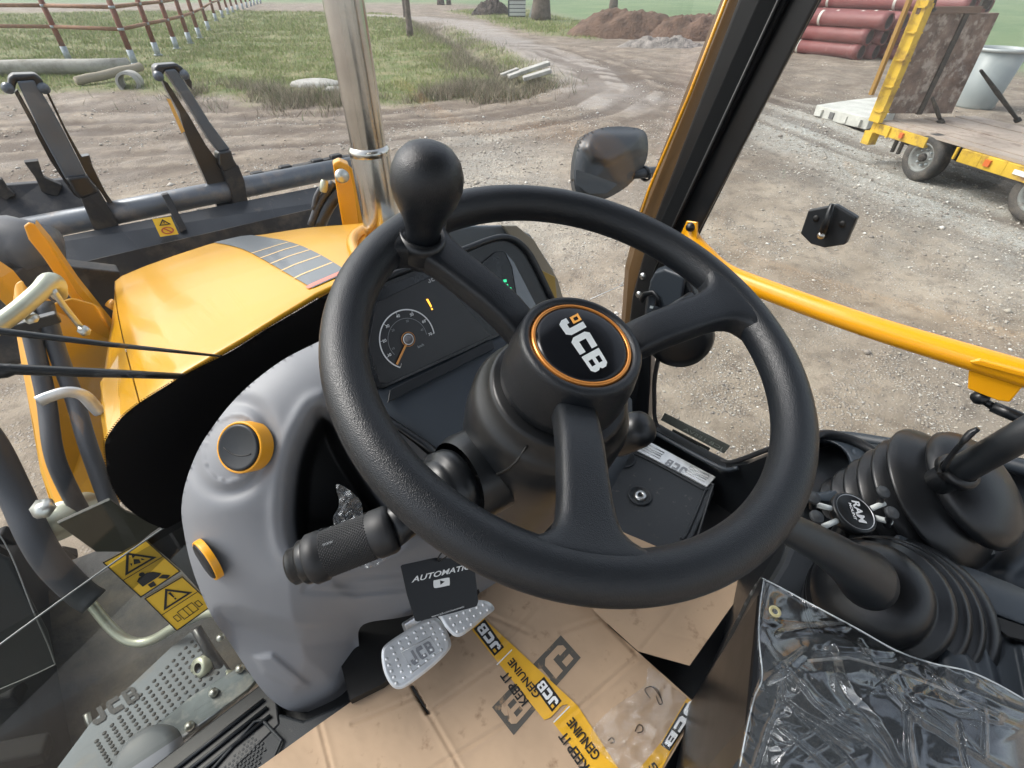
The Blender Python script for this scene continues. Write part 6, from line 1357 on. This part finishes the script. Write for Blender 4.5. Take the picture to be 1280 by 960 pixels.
def hwr(U, V, d):
    Uw = U+22*(vnoise(U/80., V/80.)-.5)+3*(vnoise(U/24., V/24.)-.5); Vw = V+22*(vnoise(U/80.+9, V/80.)-.5)+3*(vnoise(U/24.+5, V/24.)-.5)
    h = .012*fbm(U/110., V/110., 2)
    for k, (t_, la, lb, am) in enumerate(fold_dirs):
        x = (Uw*math.cos(t_)+Vw*math.sin(t_))/la; y = (-Uw*math.sin(t_)+Vw*math.cos(t_))/lb
        rd = 1-np.abs(2*vnoise(x+13*k, y+5*k)-1); h = h+am*.0042*sst(vnoise(U/70.+k*7, V/70.+3*k), .45, .75)*sst(rd, .72, 1.)
    for a, b, w_, s_ in creases: q_ = seg_d(Uw, Vw, a, b); h = h+s_*.0075*np.clip(1-q_/(w_*1.3), 0, 1)
    return h+.05*(1-np.exp(-d/26.))*sst(V, 770, 850)-.05*sst(-(V-740), -60, 40)
wr = relief('plastic_wrap', [(953, 722), (975, 733), (1010, 752), (1070, 784), (1120, 812), (1165, 828), (1210, 838), (1250, 856), (1300, 885), (1320, 1010), (925, 1010), (922, 960), (930, 915), (940, 870), (950, 846), (946, 800), (948, 760)], wo, seat_n, hwr, M_film2, None, step=2., skirt=0, smooth_outline=False)
tag(wr, 'crinkled clear plastic wrap draped over the dark seat beside the joystick', 'plastic wrap')
hem = [(953, 722), (975, 733), (1010, 752), (1070, 784), (1120, 812), (1165, 828), (1210, 838), (1250, 856), (1300, 885)]
def WRP(u, v): return PN(u, v, wo+seat_n*float(hwr(np.array([float(u)]), np.array([float(v)]), np.array([2.]))[0]), seat_n)
M_hem = mat('film_edge', (.5, .55, .58), .15, coat=.5)
tube('film_hem', [WRP(u, v+1) for u, v in hem], .0008, M_hem, wr, seg=6, smoothpath=5)
tube('film_hem', [WRP(u, v) for u, v in ((955, 724), (950, 760), (949, 800), (953, 846), (943, 872), (933, 915), (925, 958))], .0007, M_hem, wr, seg=6, smoothpath=5)
wp = lambda u, v, l=.03: PN(u, v, wo+seat_n*l, seat_n)
lathe('wrap_eyelet', [(.0028, -.0005), (.0045, .0008), (.006, -.0005)], wp(969, 764, .0), seat_n, mat('yellowed_eyelet', (.6, .55, .3), .5), wr, 16)
# ---- phone holder with four arms ----
pc_ = D(1067, 641, .60); pn = (Vector((0, -.25, 1))).normalized()
ph = thing('phone_holder', pc_, 'black round phone holder with four pale arms in front of the large bellows boot', 'phone holder')
def HP(u, v, l=0): return PN(u, v, pc_+pn*l, pn)
rx = (HP(1090, 641)-pc_).length
lathe('holder_disc', [(0, -.012), (rx*.9, -.012), (rx*1.02, -.006), (rx*1.04, .001), (rx*.98, .003), (rx*.9, .0035), (rx*.88, .0028), (0, .0026)], pc_, pn, M_blk2, ph, 48)
lathe('holder_ring', [(rx*.86, .0028), (rx*.875, .0036), (rx*.89, .0036)], pc_, pn, mat('ring_silver', (.5, .52, .54), .35, metal=.5), ph, 48)
for (a, b, k) in (((1045, 637), (1021, 631), (1017, 622)), ((1046, 651), (1028, 659), (1021, 646)), ((1086, 637), (1105, 629), (1104, 615)), ((1090, 646), (1115, 653), (1115, 641))):
    r_ = tube('arm', [HP(*a, -.004), HP(*b, .001)], .0034, mat('arm_white', (.72, .76, .74), .35), ph, seg=10)
    e = HP(*b, .0); tp2 = PN(*k, pc_+pn*.018, pn); 
    kbt = tube('grip_post', [e-pn*.008, tp2-pn*.002], .0042, M_blk2, ph, seg=12)
    lathe('grip_cap', [(0, .0038), (.003, .0038), (.0034, .003), (.005, .0033), (.0054, .0024), (.0068, .0026), (.0078, .001), (.0078, -.002), (.0, -.003)], tp2, (-.05, -.3, 1), mat('grip_rubber', (.045, .05, .055), .6), kbt, 24)
dn2, rt2 = (HP(1067, 650)-HP(1067, 630)), (HP(1080, 640)-HP(1060, 640))
xdir = HP(1072, 655, .003)-HP(1062, 627, .003); ydir = pn.cross(xdir)
text('holder_text', 'RAM', HP(1062, 627, .0), xdir, ydir, .0095, M_white, ph, lift=.0036, bold=.03, width=(HP(1071, 654)-HP(1062, 627)).length)
text('holder_text', 'MOUNT', HP(1058, 630, .0), xdir, ydir, .0035, M_white, ph, lift=.0036, bold=.03, width=.022)
tube('holder_stem', [pc_-pn*.01, pc_-pn*.035+Vector((-.01, -.01, 0)), D(1040, 672, .66)], [.009, .01, .008], M_blk2, ph, seg=16, smoothpath=3)
# ---- hang tag ----
hd0 = D(550, 738, .42); hn = Vector((.1, -.75, .66)).normalized()
ht = thing('hang_tag', hd0, 'black hang tag with white print dangling below the steering wheel', 'hang tag')
HT = lambda u, v, l=0: PN(u, v, hd0+hn*l, hn)
prism('tag_card', [HT(u, v) for u, v in ((501, 708), (503, 706), (545, 697), (590, 700), (594, 716), (598, 752), (596, 758), (560, 768), (522, 777), (519, 776), (509, 744))], -hn*.0008, mat('tag_black', (.006, .007, .009), .3, spec=.3), ht, bevel=.0002)
qx = (HT(575, 713)-HT(515, 727)); qy = hn.cross(qx)
text('tag_text', 'AUTOMATIC', HT(514, 728), qx, qy, .0042, M_white, ht, lift=.0006, bold=.02, width=(HT(589, 712)-HT(514, 728)).length, ital=.3)
pbx = smooth_poly([(542, 726), (545, 725), (560, 722), (562, 724), (562, 731), (560, 732), (545, 735), (542, 733)], 3)
flat('play_button', [[[HT(u, v, .0006) for u, v in pbx], [HT(u, v, .0006) for u, v in ((550, 725.5), (550.5, 731), (556, 727))]]], M_white, ht)
text('tag_text', 'www.jcb.com/automatic', HT(539, 772), HT(580, 758)-HT(539, 771), hn.cross(HT(580, 758)-HT(539, 771)), .0016, M_white, ht, lift=.0006, width=(HT(580, 758)-HT(539, 771)).length)
tube('tag_string', [HT(547, 701, .001), D(549, 695, .405), D(556, 688, .40), D(560, 694, .41), HT(548, 702, -.001)], .0006, M_blkp, ht, seg=6, smoothpath=4)
print('all ok')
# ---------------- mist over the fields ----------------
hz = bpy.data.materials.new('mist'); hz.use_nodes = True; n = hz.node_tree; n.nodes.clear()
o_ = n.nodes.new('ShaderNodeOutputMaterial'); pv = n.nodes.new('ShaderNodeVolumePrincipled'); pv.inputs['Color'].default_value = (.93, .96, 1, 1); pv.inputs['Density'].default_value = .0014; pv.inputs['Anisotropy'].default_value = .2
n.links.new(pv.outputs[0], o_.inputs['Volume'])
hb = box('haze', (0, 0, 7), 2000, 2000, 18, hz); hb['kind'] = 'stuff'; hb['label'] = 'thin pale winter mist over the yard and fields'
